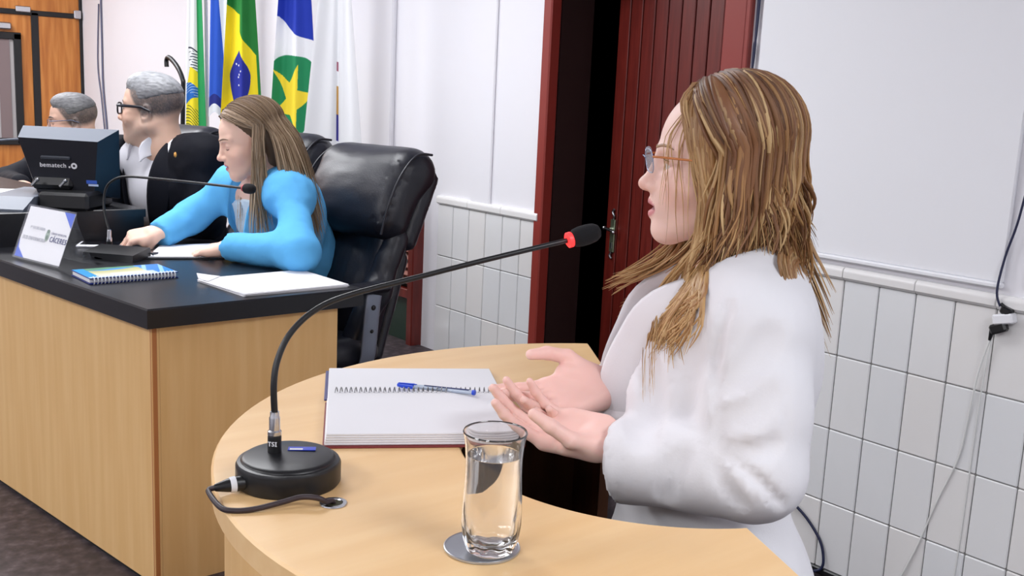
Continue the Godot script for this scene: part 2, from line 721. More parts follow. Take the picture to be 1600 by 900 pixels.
func room() -> void:
	var pl: Material = M["plaster"]
	var m := MB.new()
	m.box(Vector3(-3.35, -0.1, 3.5), Vector3(13.5, 0.2, 7.4))
	struct_mesh("floor", m, M["carpet"])
	m = MB.new()
	m.box(Vector3(-6.16, 0.14, 2.25), Vector3(7.48, 0.28, 4.5), 0.01)
	struct_mesh("floor_001", m, M["carpet"], "dark carpeted platform that carries the long desk")
	m = MB.new()
	m.box(Vector3(-3.35, 3.2, 3.5), Vector3(13.5, 0.2, 7.4))
	struct_mesh("ceiling", m, pl)
	m = MB.new()
	m.box(Vector3(-10.0, 1.5, 3.5), Vector3(0.2, 3.4, 7.4))
	struct_mesh("wall_left", m, pl)
	m = MB.new()
	m.box(Vector3(3.3, 1.5, 3.5), Vector3(0.2, 3.4, 7.4))
	struct_mesh("wall_right", m, pl)
	m = MB.new()
	m.box(Vector3(-3.35, 1.5, 7.1), Vector3(13.5, 3.4, 0.2))
	struct_mesh("wall_front", m, pl)
	# back wall with the doorway
	var w := struct_node("wall_back", "white back wall with a tiled lower part")
	m = MB.new()
	m.box(Vector3(-6.765, 1.5, -0.1), Vector3(6.55, 3.4, 0.2))
	m.box(Vector3(0.46, 1.5, -0.1), Vector3(5.98, 3.4, 0.2))
	m.box(Vector3(-3.01, 2.7, -0.1), Vector3(0.98, 1.0, 0.2))
	part(w, "plaster", m, pl)
	m = MB.new()
	m.box(Vector3(-3.91, 0.52, 0.001), Vector3(0.74, 1.042, 0.006))
	m.box(Vector3(-0.96, 0.52, 0.001), Vector3(2.94, 1.042, 0.006))
	part(w, "grout", m, M["grout"])
	var tb := MB.new()
	tb.box(Vector3.ZERO, Vector3(0.1262, 0.2562, 0.012), 0.003)
	var tile_mesh := tb.mesh()
	var cb := MB.new()
	var prof := PackedVector2Array()
	for i in 7:
		var a := PI * 0.5 * i / 6.0
		prof.append(Vector2(0.008 + 0.016 * sin(a), 0.022 - 0.016 + 0.016 * cos(a)))
	prof.append(Vector2(0.024, -0.012))
	prof.append(Vector2(0.012, -0.022))
	prof.append(Vector2(-0.004, -0.022))
	prof.append(Vector2(-0.004, 0.022))
	cb.prism(prof, -0.1285, 0.1285, 0.002)
	# prism runs along y: turn it to run along x, profile (z, y)
	cb.put(Transform3D(Basis(Vector3(0, 0, 1), Vector3(1, 0, 0), Vector3(0, 1, 0)), Vector3.ZERO))
	var cap_mesh := cb.mesh()
	var rng := RandomNumberGenerator.new()
	rng.seed = 4
	var tiles := [M["tile"], M["tile_warm"], M["tile_cool"]]
	for span in [[-4.2844, 0, 6], [-1.9337, -4, 18]]:
		for i in range(span[1], span[2]):
			for j in 4:
				var o := MeshInstance3D.new()
				o.name = "tile"
				o.mesh = tile_mesh
				o.material_override = tiles[rng.randi() % 3]
				w.add_child(o, true)
				o.position = Vector3(span[0] + (i + 0.5) * 0.13, 1.0416 - (j + 0.5) * 0.26, 0.0035 + rng.randf() * 0.0012)
				o.rotation = Vector3(rng.randf_range(-1, 1) * 0.002, rng.randf_range(-1, 1) * 0.003, 0)
			if posmod(i, 2) == 0:
				var o := MeshInstance3D.new()
				o.name = "cap_tile"
				o.mesh = cap_mesh
				o.material_override = M["tile_warm"]
				w.add_child(o, true)
				o.position = Vector3(span[0] + (i + 1.0) * 0.13, 1.064, 0.0)
	# left end wall: wood partition with a door
	var lw := struct_node("door_2", "orange wood partition door with a black framed glass pane")
	m = MB.new()
	m.box(Vector3(-9.875, 1.06, 2.11), Vector3(0.05, 2.1, 3.38))
	m.box(Vector3(-9.87, 2.62, 1.9), Vector3(0.05, 1.0, 3.8))
	m.box(Vector3(-9.868, 1.06, 0.19), Vector3(0.05, 2.1, 0.36))
	part(lw, "panel", m, M["orange_wood"])
	m = MB.new()
	m.box(Vector3(-9.86, 2.105, 1.9), Vector3(0.05, 0.045, 3.8), 0.004)
	m.box(Vector3(-9.86, 1.06, 0.4), Vector3(0.05, 2.1, 0.06), 0.004)
	m.box(Vector3(-9.86, 1.5, 0.012), Vector3(0.06, 3.0, 0.03), 0.004)
	part(lw, "door_frame", m, M["black_plastic"])
	m = MB.new()
	for b in [[1.9, 0.06, 0.55, 1.35], [1.0, 0.06, 0.55, 1.35]]:
		m.box(Vector3(-9.842, b[0], 0.95), Vector3(0.04, b[1], 0.86), 0.004)
	for z in [0.55, 1.36]:
		m.box(Vector3(-9.842, 1.45, z), Vector3(0.04, 0.94, 0.06), 0.004)
	part(lw, "window_frame", m, M["black_plastic"])
	m = MB.new()
	m.box(Vector3(-9.848, 1.45, 0.955), Vector3(0.006, 0.86, 0.78))
	part(lw, "pane", m, mat("pane", rgb(176, 172, 172), 0.12))
	m = MB.new()
	m.box(Vector3(-9.84, 1.45, 0.66), Vector3(0.008, 0.84, 0.09))
	part(lw, "curtain_edge", m, mat("taupe", rgb(128, 112, 112), 0.8))
	m = MB.new()
	m.box(Vector3(-9.82, 2.12, 0.05), Vector3(0.05, 0.07, 0.06), 0.006)
	m.box(Vector3(-9.82, 2.13, 0.5), Vector3(0.05, 0.05, 0.12), 0.006)
	m.box(Vector3(-9.82, 1.98, 0.75), Vector3(0.05, 0.06, 0.3), 0.01)
	part(lw, "door_closer", m, M["chrome"])

func door() -> void:
	var d := struct_node("door_1", "dark red wooden plank door standing ajar in its frame")
	var fr := MB.new()
	fr.box(Vector3(-3.508, 1.1, -0.012), Vector3(0.056, 2.2, 0.06), 0.006)
	part(d, "left_jamb", fr, M["jamb_wood"])
	fr = MB.new()
	fr.box(Vector3(-2.476, 1.1, -0.06), Vector3(0.104, 2.2, 0.17), 0.006)
	fr.box(Vector3(-2.42, 1.1, 0.008), Vector3(0.022, 2.2, 0.03), 0.004)
	part(d, "right_jamb", fr, M["jamb_wood"])
	fr = MB.new()
	fr.box(Vector3(-3.0, 2.24, -0.09), Vector3(1.07, 0.09, 0.22), 0.006)
	part(d, "lintel", fr, M["red_wood"])
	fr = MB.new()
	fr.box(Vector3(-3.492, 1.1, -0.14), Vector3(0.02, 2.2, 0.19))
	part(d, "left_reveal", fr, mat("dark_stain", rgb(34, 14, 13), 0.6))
	# dark room beyond
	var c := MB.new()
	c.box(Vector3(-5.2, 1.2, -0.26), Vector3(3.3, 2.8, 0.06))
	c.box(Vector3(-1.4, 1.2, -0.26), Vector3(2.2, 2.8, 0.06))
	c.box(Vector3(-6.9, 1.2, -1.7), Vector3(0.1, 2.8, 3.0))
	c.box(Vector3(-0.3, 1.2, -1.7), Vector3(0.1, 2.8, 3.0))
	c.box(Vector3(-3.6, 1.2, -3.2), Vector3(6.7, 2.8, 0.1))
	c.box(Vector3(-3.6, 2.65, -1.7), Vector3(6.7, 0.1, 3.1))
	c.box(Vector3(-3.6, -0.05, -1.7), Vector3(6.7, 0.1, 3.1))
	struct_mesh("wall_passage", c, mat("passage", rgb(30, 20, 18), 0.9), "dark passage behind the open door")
	# leaf, hinged on the right jamb and swung inwards
	var leaf := Node3D.new()
	leaf.name = "door_leaf"
	d.add_child(leaf, true)
	leaf.position = Vector3(-2.53, 0.0, -0.17)
	leaf.rotation = Vector3(0, deg_to_rad(-9.5), 0)
	for i in 10:
		var p := MB.new()
		p.box(Vector3(-0.044 - i * 0.088, 1.1, -0.012), Vector3(0.0795, 2.16, 0.036), 0.003)
		part(leaf, "plank", p, M["red_wood"])
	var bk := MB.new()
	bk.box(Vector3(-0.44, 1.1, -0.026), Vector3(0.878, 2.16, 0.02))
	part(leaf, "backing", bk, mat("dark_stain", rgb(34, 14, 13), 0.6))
	var h := MB.new()
	h.box(Vector3(-0.815, 0.99, 0.012), Vector3(0.034, 0.15, 0.008), 0.002)
	var hl := part(leaf, "handle_plate", h, mat("brass_green", rgb(168, 180, 150), 0.3, 0.9), "pale brass lock plate")
	h = MB.new()
	h.tube([Vector3(-0.815, 1.02, 0.012), Vector3(-0.815, 1.02, 0.04)], 0.008, 8)
	h.tube([Vector3(-0.845, 1.024, 0.04), Vector3(-0.79, 1.018, 0.04), Vector3(-0.77, 1.012, 0.04)], [0.006, 0.008, 0.006], 8)
	h.ball(Vector3(-0.845, 1.024, 0.04), Vector3.ONE * 0.009)
	h.ball(Vector3(-0.77, 1.012, 0.04), Vector3.ONE * 0.009)
	part(leaf, "lever", h, M["chrome"])
	h = MB.new()
	h.box(Vector3(-0.815, 0.945, 0.0165), Vector3(0.012, 0.028, 0.004), 0.001)
	h.tube(curve([Vector3(-0.815, 1.066, 0.012), Vector3(-0.806, 1.082, 0.016), Vector3(-0.818, 1.098, 0.016), Vector3(-0.81, 1.112, 0.014)], 5), 0.006, 6)
	h.tube(curve([Vector3(-0.815, 0.914, 0.012), Vector3(-0.822, 0.9, 0.016), Vector3(-0.812, 0.885, 0.014)], 5), 0.006, 6)
	part(leaf, "handle_scrolls", h, M["steel"])

func wall_fittings() -> void:
	# white flat panels hung on the wall above the tiles, pilaster strips
	var m := MB.new()
	m.box(Vector3(-1.885, 1.87, 0.008), Vector3(0.955, 1.5, 0.016), 0.004)
	struct_mesh("trim_1", m, M["white_paint"], "large flat white panel on the wall right of the door")
	m = MB.new()
	m.box(Vector3(-1.885, 1.112, 0.013), Vector3(0.96, 0.016, 0.026), 0.004)
	struct_mesh("trim_2", m, M["white_paint"], "thin white ledge under the flat white wall panel")
	m = MB.new()
	m.box(Vector3(-0.86, 1.87, 0.008), Vector3(0.955, 1.5, 0.016), 0.004)
	struct_mesh("trim_3", m, M["white_paint"], "second flat white panel at the right edge of the photo")
	m = MB.new()
	m.box(Vector3(-4.93, 1.6, 0.012), Vector3(0.42, 3.0, 0.03), 0.008)
	struct_mesh("trim_4", m, M["plaster"], "shallow white pilaster beside the hanging white flag")
	m = MB.new()
	m.box(Vector3(-3.94, 2.0, 0.006), Vector3(0.15, 1.9, 0.014), 0.005)
	struct_mesh("trim_5", m, M["plaster"], "slim white upright strip on the wall left of the red door")
	# cables
	m = MB.new()
	m.tube(curve([Vector3(-2.392, 3.05, 0.012), Vector3(-2.388, 1.97, 0.012), Vector3(-2.384, 1.8, 0.014), Vector3(-2.392, 1.64, 0.012), Vector3(-2.38, 1.3, 0.012), Vector3(-2.385, 1.1, 0.03)], 6), 0.004, 6)
	m.tube(curve([Vector3(-2.384, 3.05, 0.012), Vector3(-2.382, 1.97, 0.012), Vector3(-2.39, 1.8, 0.012), Vector3(-2.386, 1.64, 0.012), Vector3(-2.376, 1.3, 0.012), Vector3(-2.38, 1.1, 0.03)], 6), 0.004, 6)
	tag(part(self, "cable", m, M["navy_cable"]), "pair of dark blue cables running down the wall beside the red door frame", "cable")
	m = MB.new()
	m.tube(curve([Vector3(-1.34, 2.6, 0.02), Vector3(-1.36, 1.6, 0.02), Vector3(-1.378, 1.34, 0.02), Vector3(-1.405, 1.2, 0.022), Vector3(-1.41, 1.1, 0.034), Vector3(-1.395, 1.055, 0.034)], 8), 0.0035, 6)
	tag(part(self, "cable_001", m, M["navy_cable"]), "dark cable hanging down to the white socket block on the tiled wall", "cable")
	var so := thing("socket_block", "white socket block with two black plugs on the tiled wall", "socket", Vector3(-1.38, 1.02, 0.01))
	m = MB.new()
	m.box(Vector3(0, 0, 0.018), Vector3(0.06, 0.03, 0.036), 0.004, Basis(Vector3(0, 0, 1), 0.25))
	part(so, "socket_body", m, M["white_paint"])
	m = MB.new()
	m.box(Vector3(0.005, 0.024, 0.02), Vector3(0.034, 0.024, 0.026), 0.005, Basis(Vector3(0, 0, 1), -0.3))
	m.tube([Vector3(0.0, 0.03, 0.02), Vector3(-0.014, 0.045, 0.024)], [0.008, 0.004], 8)
	part(so, "plug", m, M["black_plastic"])
	m = MB.new()
	m.box(Vector3(-0.012, -0.03, 0.02), Vector3(0.05, 0.03, 0.028), 0.006, Basis(Vector3(0, 0, 1), 0.45))
	m.tube([Vector3(-0.03, -0.04, 0.02), Vector3(-0.036, -0.072, 0.018)], [0.009, 0.004], 8)
	part(so, "plug", m, M["black_plastic"])
	m = MB.new()
	m.tube(curve([Vector3(-1.416, 0.95, 0.024), Vector3(-1.44, 0.84, 0.02), Vector3(-1.455, 0.7, 0.014), Vector3(-1.47, 0.56, 0.013), Vector3(-1.52, 0.4, 0.013), Vector3(-1.57, 0.22, 0.013), Vector3(-1.63, 0.05, 0.02), Vector3(-1.66, 0.006, 0.05)], 8), 0.003, 6)
	m.tube(curve([Vector3(-1.412, 0.95, 0.024), Vector3(-1.425, 0.8, 0.016), Vector3(-1.43, 0.6, 0.012), Vector3(-1.432, 0.3, 0.012), Vector3(-1.44, 0.02, 0.012)], 8), 0.002, 6)
	tag(part(self, "cable_002", m, M["white_cable"]), "thin white cable hanging from the socket block down the tiles", "cable")
	m = MB.new()
	m.tube(curve([Vector3(-2.2, 0.27, 0.06), Vector3(-2.03, 0.22, 0.03), Vector3(-1.93, 0.14, 0.02), Vector3(-1.895, 0.07, 0.02), Vector3(-1.9, 0.02, 0.03), Vector3(-1.96, 0.006, 0.08)], 8), 0.005, 7)
	tag(part(self, "cable_003", m, M["navy_cable"]), "dark cable bowed against the wall tiles near the floor", "cable")
	m = MB.new()
	m.tube(curve([Vector3(-9.3, 3.0, 0.01), Vector3(-9.3, 1.9, 0.01), Vector3(-9.29, 1.5, 0.012), Vector3(-9.22, 1.1, 0.01), Vector3(-9.2, 0.4, 0.01)], 8), 0.008, 6)
	m.tube(curve([Vector3(-9.36, 2.2, 0.01), Vector3(-9.42, 1.7, 0.01), Vector3(-9.34, 1.4, 0.012), Vector3(-9.26, 1.0, 0.01)], 8), 0.006, 6)
	tag(part(self, "cable_004", m, mat("grey_cable", rgb(96, 100, 124), 0.5)), "grey cables on the white wall beside the orange wood partition", "cable")
	# black skirting where the tiles meet the floor
	m = MB.new()
	m.box(Vector3(-0.3, 0.012, 0.012), Vector3(4.2, 0.024, 0.024), 0.004)
	struct_mesh("baseboard_back", m, M["black_plastic"])
	# louvred wooden shutter on the wall behind the empty chair
	var s := thing("louvred_shutter", "dark red wooden louvred shutter low on the wall behind the empty chair", "shutter", Vector3(-4.72, 0, 0))
	m = MB.new()
	m.box(Vector3(0.28, 0.66, 0.03), Vector3(0.05, 0.9, 0.07), 0.005)
	part(s, "post", m, M["red_wood"])
	m = MB.new()
	m.box(Vector3(-0.5, 0.66, 0.03), Vector3(0.05, 0.9, 0.07), 0.005)
	part(s, "post", m, M["red_wood"])
	for y in [1.09, 0.545, 0.23]:
		m = MB.new()
		m.box(Vector3(-0.11, y, 0.028), Vector3(0.74, 0.05, 0.055), 0.004)
		part(s, "cross_rail", m, M["red_wood"])
	var slat := mat("slat_wood", rgb(150, 96, 84), 0.5)
	for i in 11:
		m = MB.new()
		m.box(Vector3(-0.11, 1.035 - i * 0.042, 0.028), Vector3(0.74, 0.008, 0.05), 0.002, Basis(Vector3(1, 0, 0), 0.7))
		part(s, "slat", m, slat)
	m = MB.new()
	m.box(Vector3(-0.11, 0.385, 0.014), Vector3(0.74, 0.3, 0.02))
	part(s, "lower_panel", m, mat("dark_green", rgb(16, 44, 34), 0.5), "dark green lower panel")
	m = MB.new()
	m.box(Vector3(-0.11, 0.66, 0.004), Vector3(0.74, 0.86, 0.006))
	part(s, "backing", m, mat("dark_back", rgb(24, 18, 16), 0.8))
	# curved rod behind the man in glasses
	m = MB.new()
	m.tube(curve([Vector3(-5.12, 1.25, 1.0), Vector3(-5.1, 1.55, 1.0), Vector3(-5.105, 1.6, 1.0), Vector3(-5.17, 1.66, 1.0), Vector3(-5.27, 1.705, 1.0), Vector3(-5.31, 1.695, 1.0), Vector3(-5.31, 1.66, 1.0)], 6), 0.012, 8)
	m.tube([Vector3(-5.12, 0.281, 1.0), Vector3(-5.12, 1.26, 1.0)], 0.012, 8)
	m.box(Vector3(-5.12, 0.29, 1.0), Vector3(0.3, 0.02, 0.3), 0.004)
	tag(part(self, "hook_stand", m, M["black_plastic"]), "black curved hook of a stand rising behind the grey haired man in glasses", "stand")

# ---------------------------------------------------------------- desks
func desks() -> void:
	# right wing of the long desk
	var t := thing("desk", "long beech fronted desk with a thick black top where the woman in blue sits", "desk", Vector3(-2.9, DAIS_Y, 1.9))
	var o := t.position
	var a := Vector3(-2.496, 0, 2.153)
	var dl := Vector3(-0.99, 0, 0.141).normalized()
	var b := a + dl * 1.128
	var cc := Vector3(-2.505, 0, 1.53)
	var e := Vector3(-3.612, 0, 1.53)
	var poly := PackedVector2Array()
	for p in [a, b, e, cc]:
		poly.append(Vector2(p.x - o.x, p.z - o.z))
	var m := MB.new()
	m.prism(poly, 0.71, 0.76, 0.004)
	part(t, "desk_top", m, M["black_laminate"])
	# panels
	var ins := Vector3(-0.03, 0, -0.02)
	var a2 := a + ins - o
	var b2 := b + Vector3(0, 0, -0.024) - o
	m = MB.new()
	m.prism(PackedVector2Array([Vector2(a2.x, a2.z), Vector2(b2.x, b2.z), Vector2(b2.x, b2.z - 0.02), Vector2(a2.x, a2.z - 0.02)]), 0.012, 0.71)
	part(t, "front_panel", m, M["beech_panel"])
	m = MB.new()
	m.box(Vector3((a2.x + b2.x) * 0.5, 0.006, (a2.z + b2.z) * 0.5 - 0.016), Vector3(1.09, 0.012, 0.02), 0, Basis(Vector3.UP, 0.141))
	part(t, "plinth", m, M["black_plastic"])
	m = MB.new()
	var z0: float = a2.z - 0.02
	var z1: float = 1.6 - o.z
	m.box(Vector3(a2.x - 0.01, 0.355, (z0 + z1) * 0.5), Vector3(0.02, 0.71, z0 - z1 - 0.001))
	part(t, "side_panel", m, M["beech_panel"])
	m = MB.new()
	m.box(Vector3(a2.x - 0.008, 0.36, a2.z - 0.008), Vector3(0.018, 0.70, 0.018), 0.004)
	part(t, "edge_strip", m, mat("edge_strip", rgb(176, 112, 62), 0.5))
	# raised middle section
	t = thing("raised_desk", "raised black topped middle section of the long desk carrying the monitor", "desk", Vector3(-4.6, DAIS_Y, 1.9))
	o = t.position
	var top := BOX_Y - DAIS_Y
	var p0 := Vector2(-3.62 - o.x, 1.74 - o.z)
	var p1 := Vector2(-3.62 - o.x, 2.305 - o.z)
	var p2 := Vector2(-7.2 - o.x, 2.8 - o.z)
	var p3 := Vector2(-7.2 - o.x, 2.2 - o.z)
	m = MB.new()
	m.prism(PackedVector2Array([p0, p1, p2, p3]), top - 0.03, top, 0.003)
	part(t, "desk_top", m, M["black_laminate"])
	m = MB.new()
	m.prism(PackedVector2Array([p0 + Vector2(-0.004, 0.006), p1 + Vector2(-0.004, -0.012), p1 + Vector2(-0.03, -0.01), p0 + Vector2(-0.03, 0.006)]), 0.0, top - 0.03)
	part(t, "side_panel", m, M["black_laminate"])
	m = MB.new()
	m.prism(PackedVector2Array([p1 + Vector2(-0.03, -0.012), p2 + Vector2(0, -0.02), p2 + Vector2(0, -0.045), p1 + Vector2(-0.03, -0.04)]), 0.0, top - 0.03)
	part(t, "front_panel", m, M["beech_panel"])

# ---------------------------------------------------------------- lectern
func arc_poly(r0: float, r1: float, a0: float, a1: float, seg := 48) -> PackedVector2Array:
	var p := PackedVector2Array()
	for i in seg + 1:
		var a := lerpf(a0, a1, float(i) / seg)
		p.append(Vector2(cos(a), sin(a)) * r1)
	for i in seg + 1:
		var a := lerpf(a1, a0, float(i) / seg)
		p.append(Vector2(cos(a), sin(a)) * r0)
	return p

func lectern() -> void:
	var t := thing("lectern", "round beech lectern with a half ring top in front of the standing woman", "lectern", Vector3(-0.953, 0, 1.985))
	var a0 := deg_to_rad(26.0)
	var a1 := deg_to_rad(214.0)
	var m := MB.new()
	m.prism(arc_poly(0.285, 0.616, a0, a1, 72), LECT_Y - 0.03, LECT_Y, 0.003)
	part(t, "top", m, M["beech_top"])
	m = MB.new()
	m.prism(arc_poly(0.575, 0.6, a0, a1, 72), 0.0, LECT_Y - 0.03)
	part(t, "front_shell", m, M["beech_panel"])
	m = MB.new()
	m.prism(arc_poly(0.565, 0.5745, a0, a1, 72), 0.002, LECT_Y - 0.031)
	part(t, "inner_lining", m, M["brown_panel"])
	# shelf and uprights inside
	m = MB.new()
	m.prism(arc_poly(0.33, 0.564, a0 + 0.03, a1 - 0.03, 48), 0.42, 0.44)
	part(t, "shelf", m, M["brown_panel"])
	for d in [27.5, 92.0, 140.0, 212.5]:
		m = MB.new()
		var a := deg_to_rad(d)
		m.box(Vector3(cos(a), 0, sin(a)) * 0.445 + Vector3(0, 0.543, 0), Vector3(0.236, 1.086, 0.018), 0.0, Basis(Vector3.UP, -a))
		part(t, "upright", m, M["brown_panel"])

func mic_gooseneck(t: Node3D, pts: Array, r0: float, r1: float) -> void:
	var cv := curve(pts, 10)
	var rs := []
	for i in cv.size():
		rs.append(lerpf(r0, r1, float(i) / (cv.size() - 1)))
	var m := MB.new()
	m.tube(cv, rs, 10)
	part(t, "gooseneck", m, M["black_plastic"])

func lectern_items() -> void:
	var H := LECT_Y
	# ---- microphone
	var ctr := Vector3(-1.1097, 1.1180, 2.4876)
	var t := thing("gooseneck_microphone", "black gooseneck microphone with a round base and a lit red ring on the lectern", "microphone", ctr)
	var m := MB.new()
	m.lathe([Vector2(0, 0), Vector2(0.062, 0), Vector2(0.064, 0.003), Vector2(0.064, 0.025), Vector2(0.062, 0.029), Vector2(0.058, 0.03), Vector2(0.057, 0.032), Vector2(0.053, 0.0345), Vector2(0.03, 0.036), Vector2(0, 0.0365)], 48)
	part(t, "base", m, M["black_plastic"])
	var nb := Vector3(-1.1246, 1.1540, 2.4993) - ctr
	m = MB.new()
	m.lathe([Vector2(0, 0), Vector2(0.0085, 0), Vector2(0.0085, 0.02), Vector2(0.008, 0.0215), Vector2(0, 0.0215)], 20, Transform3D(Basis.IDENTITY, nb))
	var so := part(t, "socket", m, M["black_plastic"])
	var bs := aim(Vector3(0.72, 0, 0.69))
	text_part(so, "marking", "TSI", 0.008, Transform3D(bs, nb + Vector3(0, 0.0125, 0) + bs.z * 0.0086), M["paper"], "Droid Sans", true)
	m = MB.new()
	m.lathe([Vector2(0.0075, 0.0215), Vector2(0.0085, 0.0225), Vector2(0.0085, 0.027), Vector2(0.0068, 0.029), Vector2(0.0068, 0.044), Vector2(0.0058, 0.046), Vector2(0.0056, 0.052), Vector2(0, 0.052)], 20, Transform3D(Basis.IDENTITY, nb))
	part(t, "connector", m, M["chrome"])
	var path := [nb + Vector3(0, 0.048, 0)]
	for q in [Vector3(-1.1253, 1.2410, 2.5002), Vector3(-1.1309, 1.2694, 2.4924), Vector3(-1.1339, 1.2990, 2.4746), Vector3(-1.1311, 1.3249, 2.4446), Vector3(-1.1189, 1.3432, 2.4056), Vector3(-1.0889, 1.3654, 2.3202), Vector3(-1.0550, 1.3882, 2.2331), Vector3(-1.0182, 1.4129, 2.1260)]:
		path.append(q - ctr)
	mic_gooseneck(t, path, 0.0042, 0.0036)
	var tip: Vector3 = path[-1]
	var dir: Vector3 = (tip - path[-2]).normalized()
	dir = (dir + Vector3(0, 0.06, 0)).normalized()
	var tb := Basis(dir.cross(Vector3.UP).normalized(), dir, dir.cross(Vector3.UP).normalized().cross(dir))
	m = MB.new()
	m.lathe([Vector2(0, 0), Vector2(0.0085, 0), Vector2(0.0105, 0.0012), Vector2(0.0105, 0.0065), Vector2(0.0095, 0.0075), Vector2(0, 0.0075)], 20, Transform3D(tb, tip))
	var red := mat("red_ring", rgb(255, 70, 70), 0.4)
	red.emission_enabled = true
	red.emission = Color(1.0, 0.13, 0.13)
	red.emission_energy_multiplier = 1.6
	part(t, "red_light_ring", m, red, "glowing red ring")
	var rl := OmniLight3D.new()
	rl.name = "ring_light"
	rl.light_color = Color(1, 0.15, 0.12)
	rl.light_energy = 0.003
	rl.light_size = 0.01
	rl.omni_range = 5.0
	rl.omni_attenuation = 2.0
	rl.shadow_enabled = true
	rl.position = tip + dir * 0.003
	t.add_child(rl)
	m = MB.new()
	m.lathe([Vector2(0, 0.0075), Vector2(0.0095, 0.0075), Vector2(0.0125, 0.012), Vector2(0.0138, 0.02), Vector2(0.0138, 0.032), Vector2(0.0125, 0.041), Vector2(0.009, 0.047), Vector2(0.004, 0.0495), Vector2(0, 0.05)], 24, Transform3D(tb, tip))
	var foam := mat("foam", rgb(13, 13, 18), 0.95)
	foam.normal_enabled = true
	foam.normal_texture = noise_tex(31, 0.2, [], [], true, 8.0)
	foam.uv1_triplanar = true
	foam.uv1_scale = Vector3(20, 20, 20)
	part(t, "foam_windscreen", m, foam)
	# badge on the base
	m = MB.new()
	var bp := Vector3(-1.1143, 1.1552, 2.4669) - ctr
	m.box(bp, Vector3(0.034, 0.0008, 0.012), 0.0, Basis(Vector3.UP, 0.99))
	part(t, "blue_badge", m, mat("badge_blue", rgb(36, 60, 190), 0.4))
	m = MB.new()
	m.box(Vector3(-1.1152, 1.1555, 2.4744) - ctr, Vector3(0.016, 0.001, 0.005), 0.0, Basis(Vector3.UP, 1.0))
	part(t, "badge_print", m, M["paper"])
	# XLR plug in the side of the base
	var d0 := Vector3(-1.1030, 1.1296, 2.5328)
	var d1 := Vector3(-1.1114, 1.1126, 2.5795)
	d0.y = maxf(d0.y, H + 0.013)
	d1.y = H + 0.011
	var ax := (d1 - d0).normalized()
	var xb := Basis(ax.cross(Vector3.UP).normalized(), ax, ax.cross(Vector3.UP).normalized().cross(ax))
	var xl := thing("cable_plug", "black and silver cable plug in the side of the lectern microphone base", "plug", d0)
	m = MB.new()
	m.lathe([Vector2(0, -0.006), Vector2(0.0098, -0.006), Vector2(0.0098, 0.0125), Vector2(0.0088, 0.014), Vector2(0, 0.014)], 20, Transform3D(xb, Vector3.ZERO))
	part(xl, "shell", m, M["chrome"])
	m = MB.new()
	m.lathe([Vector2(0, 0.014), Vector2(0.0092, 0.014), Vector2(0.0092, 0.026), Vector2(0, 0.026)], 20, Transform3D(xb, Vector3.ZERO))
	m.lathe([Vector2(0.0086, 0.032), Vector2(0.008, 0.036), Vector2(0.0045, 0.05), Vector2(0.003, 0.052), Vector2(0, 0.052)], 20, Transform3D(xb, Vector3.ZERO))
	part(xl, "sleeve", m, M["black_plastic"])
	m = MB.new()
	m.lathe([Vector2(0.0094, 0.026), Vector2(0.0098, 0.027), Vector2(0.0094, 0.032), Vector2(0.0086, 0.033)], 20, Transform3D(xb, Vector3.ZERO))
	part(xl, "white_ring", m, M["paper"])
	m = MB.new()
	m.box(Vector3(0.004, 0.012, 0.001), Vector3(0.01, 0.012, 0.01), 0.002, xb)
	part(xl, "latch", m, M["chrome"])
	var end := d0 + ax * 0.05
	m = MB.new()
	var g := Vector3(-1.0178, 1.1180, 2.4770)
	m.tube(curve([end, end + ax * 0.008 + Vector3(0, -0.003, 0), Vector3(-1.0687, 1.1220, 2.5944), Vector3(-1.0534, 1.1210, 2.5835), Vector3(-1.0438, 1.1220, 2.5629), Vector3(-1.0364, 1.1260, 2.5345), Vector3(-1.0296, 1.1300, 2.5136), Vector3(-1.0179, 1.1300, 2.4991), Vector3(-1.0146, 1.1240, 2.4882), g + Vector3(0, 0.0, 0), g + Vector3(0.0, -0.04, 0)], 8), 0.0034, 8)
	tag(part(self, "microphone_cable", m, mat("cable_brown", rgb(48, 36, 40), 0.5)), "dark cable looping over the lectern top into the metal grommet", "cable")
	var gr := thing("cable_grommet", "small round metal grommet let into the lectern top", "grommet", g)
	m = MB.new()
	m.lathe([Vector2(0.0105, 0.0005), Vector2(0.0165, 0.0005), Vector2(0.016, 0.0018), Vector2(0.0115, 0.0018), Vector2(0.0105, 0.0005)], 28)
	part(gr, "ring", m, M["chrome"])
	m = MB.new()
	m.lathe([Vector2(0, 0.0007), Vector2(0.0112, 0.0007)], 24, Transform3D(Basis(Vector3(1, 0, 0), Vector3(0, -1, 0), Vector3(0, 0, 1)), Vector3(0, 0.0015, 0)))
	part(gr, "hole", m, mat("olive_dark", rgb(52, 48, 20), 0.7))
	# ---- coaster and glass of water
	var cc := Vector3(-0.8232, 1.1180, 2.4056)
	m = MB.new()
	m.lathe([Vector2(0, 0.0), Vector2(0.0405, 0.0), Vector2(0.0415, 0.001), Vector2(0.0415, 0.003), Vector2(0.0405, 0.0036), Vector2(0.039, 0.003), Vector2(0, 0.0028)], 48, Transform3D(Basis.IDENTITY, cc))
	tag(part(self, "coaster", m, mat("coaster_metal", rgb(178, 182, 188), 0.3, 0.8)), "round dark metal coaster under the water glass", "coaster")
	var gc := Vector3(-0.8094, 1.1210, 2.4052)
	gc.y = H + 0.0032
	var gl := thing("water_glass", "clear fluted drinking glass of water on the metal coaster", "glass", gc)
	var glass := mat("glass", Color(1, 1, 1, 0.02), 0.0)
	glass.transparency = BaseMaterial3D.TRANSPARENCY_ALPHA
	glass.refraction_enabled = true
	glass.refraction_scale = 0.05
	m = MB.new()
